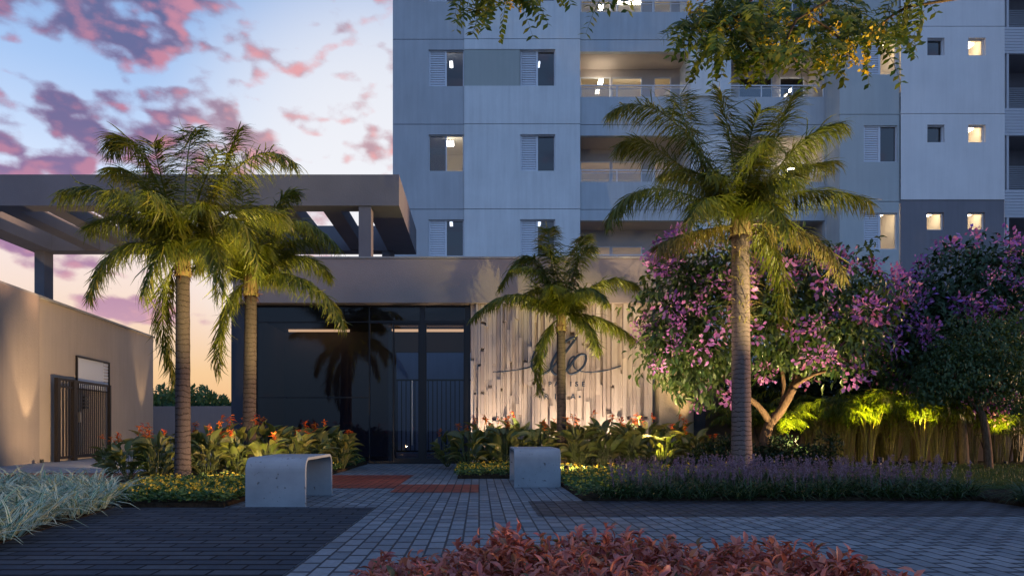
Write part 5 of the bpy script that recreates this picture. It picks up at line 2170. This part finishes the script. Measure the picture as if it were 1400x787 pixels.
# ------------------------------------------------------------------ garden uplights
def uplight(x, y, target, power, size=60, blend=0.6, color=(1.0, 0.72, 0.38), label='', z=0.05, r=0.03):
    root = thing('garden_uplight', label, 'garden light', (x, y, z), 0, 'garden uplights')
    m = MB()
    if z > 0.15:
        m.tube([(0, 0, -z), (0, 0, 0)], [0.012, 0.012], 6)
    m.tube([(0, 0, 0), (0, 0, 0.01), (0, 0, 0.075), (0, 0, 0.0751), (0, 0, 0.012)], [0.036, 0.04, 0.04, 0.036, 0.036], 14, False)
    m.poly([(0.036 * math.cos(2 * PI * k / 14), 0.036 * math.sin(2 * PI * k / 14), 0.011) for k in range(14)])
    m.build('housing', M['black_metal'], root)
    m = MB()
    m.tube([(0, 0, 0.0125), (0, 0, 0.02)], [0.03, 0.03], 14)
    m.build('lens', M['lens'], root)
    l = bpy.data.lights.new('spot', 'SPOT')
    l.energy = power
    l.spot_size = R(size)
    l.spot_blend = blend
    l.color = color
    l.shadow_soft_size = r
    o = bpy.data.objects.new('spot', l)
    C.objects.link(o)
    o.parent = root
    o.location = (0, 0, 0.085)
    dv = Vector(target) - Vector((x, y, z + 0.075))
    o.rotation_euler = (-dv).to_track_quat('Z', 'Y').to_euler()
    return root


WARM = (1.0, 0.68, 0.36)
YEL = (1.0, 0.80, 0.12)
dw = on_wall(37, 0.13)
uplight(wallx(dw) + 0.45, dw, (wallx(dw) + 0.40, dw, 4), 330, 40, 0.5, WARM, 'ground light washing the left end of the beige gatehouse wall')
dw2 = on_wall(194)
uplight(wallx(dw2) + 0.45, dw2, (wallx(dw2) + 0.35, dw2, 4), 300, 34, 0.5, WARM, 'ground light washing the far corner of the gatehouse wall')
uplight(ex(936), ED - 0.55, (ex(936), ED - 0.40, 4), 260, 48, 0.5, WARM, 'ground light washing the rounded cream column')
for px, lab in ((690, 'left'), (775, 'middle'), (850, 'right')):
    uplight(ex(px), ED - 1.75, (ex(px), ED + 0.1, 1.9), 60, 125, 0.9, (1.0, 0.75, 0.52), f'{lab} one of three stake lights in front of the slatted sign wall', z=0.78)
    uplight(ex(px) - 0.25, ED - 0.62, (ex(px) - 0.25, ED - 0.1, 2.6), 180, 120, 0.9, (1.0, 0.75, 0.52), f'{lab} one of three ground lights at the foot of the slatted sign wall', z=0.06)
uplight(ex(1058), 14.2, (ex(1058), 14.5, 2.5), 800, 60, 0.6, YEL, 'ground light beside the forked trunk of the purple tree')
uplight((1190 - VX) / F * 14.0, 14.0, ((1192 - VX) / F * 14.0, 14.3, 2.5), 1300, 46, 0.6, YEL, 'ground light under the brightly lit cane palm left of centre')
uplight((1265 - VX) / F * 14.0, 14.0, ((1265 - VX) / F * 14.0, 14.3, 2.5), 1100, 42, 0.6, YEL, 'ground light under the second lit cane palm')
uplight((1374 - VX) / F * 14.0, 14.0, ((1374 - VX) / F * 14.0, 14.3, 2.5), 450, 46, 0.6, YEL, 'ground light right of the slim tree trunk')
for px in (1150, 1228, 1300):
    uplight((px - VX) / F * 13.7, 13.7, ((px - VX) / F * 15.0, 15.0, 0.5), 15, 120, 0.9, (1.0, 0.78, 0.25), ('left', 'middle', 'right')[(1150, 1228, 1300).index(px)] + ' one of three ground lights on the lawn edge facing the reed stems', z=0.06)
# lights under the trees and the palms
uplight(6.05, 12.25, (5.5, 13.1, 2.6), 700, 105, 0.8, (1.0, 0.74, 0.36), 'ground light in front of the hedge under the fork of the purple tree', z=0.1)
uplight(3.2, 12.6, (3.8, 12.9, 2.4), 330, 95, 0.8, (1.0, 0.74, 0.40), 'ground light at the foot of the cannas under the left side of the purple tree', z=0.2)
uplight(5.6, 9.6, (4.4, 11.3, 4.6), 2700, 54, 0.9, (1.0, 0.82, 0.36), 'stake light in the mauve border at the thick palm', z=0.3)
uplight(-2.65, 7.9, (-4.0, 9.4, 4.3), 1700, 62, 0.9, (1.0, 0.76, 0.26), 'ground light in the yellow-flowered carpet by the left palm', z=0.14)
uplight(-2.6, 10.0, (-3.75, 11.4, 4.2), 1300, 62, 0.9, (1.0, 0.76, 0.26), 'ground light at the path edge by the corner palm', z=0.14)
uplight(2.6, 11.6, (1.55, 13.4, 3.6), 1200, 58, 0.9, (1.0, 0.80, 0.26), 'ground light in the carpet by the slender palm', z=0.14)
uplight(-5.75, 12.3, (-10.2, 18.6, 1.9), 1700, 72, 0.6, WARM, 'ground floodlight at the back of the left canna bed facing the gatehouse wall', z=0.35)
uplight((345 - VX) / F * 9.6, 9.5, ((345 - VX) / F * 10.6, 10.6, 0.9), 60, 90, 0.8, YEL, 'ground light at the front of the left canna bed', z=0.14)
uplight((905 - VX) / F * 12.8, 12.8, ((905 - VX) / F * 13.6, 13.6, 0.9), 50, 90, 0.8, YEL, 'ground light at the front of the canna bed below the column', z=0.14)
uplight(-2.36, 8.4, (-4.2, 11.2, 0.6), 420, 85, 0.9, WARM, 'added ground light by the left bench brightening the left canna bed', z=0.14)  # added lamp, warms the left cannas from the front
uplight(1.35, 10.6, (2.2, 13.3, 0.6), 330, 95, 0.9, WARM, 'added ground light in the yellow-flowered carpet brightening the cannas below the sign wall', z=0.14)  # added lamp, brings warm frontal light to the right cannas
uplight(6.5, 6.0, (2.6, 6.6, 4.8), 2600, 75, 0.8, (1.0, 0.80, 0.34), 'added unseen ground light warming the overhanging tree, right of the view', z=0.1)  # added out of view to warm the overhanging leaves from below

uplight(2.3, 10.9, (3.6, 12.9, 2.5), 800, 75, 0.8, (1.0, 0.74, 0.40), 'added ground light in the yellow-flowered carpet brightening the left side of the purple tree', z=0.14)  # added lamp, gives the crown more warm light from the front

# hedge added out of view on the right, shading the paving from the low sun
hd = thing('hedge', 'added unseen hedge shading the pavement from the low sun, right of the view', 'hedge', (9.8, 1.5, 0))
hd_m = MB()
n = 9000
pos = np.stack([rng.uniform(-0.35, 0.35, n), rng.uniform(-8.0, 7.0, n), rng.uniform(0.02, 0.95, n)], 1)
scatter(hd_m, *LEAF_FLAT, pos, rand_dirs(n), rand_dirs(n), rng.uniform(0.12, 0.2, n), 0.09)
hd_m.build('foliage', M['hedge'], hd)
hd_m = MB()
for k in range(15):
    hd_m.tube([(0, -7.5 + k, 0), (0.05, -7.4 + k, 0.7)], 0.02, 5)
hd_m.build('stem', M['bark_dark'], hd)
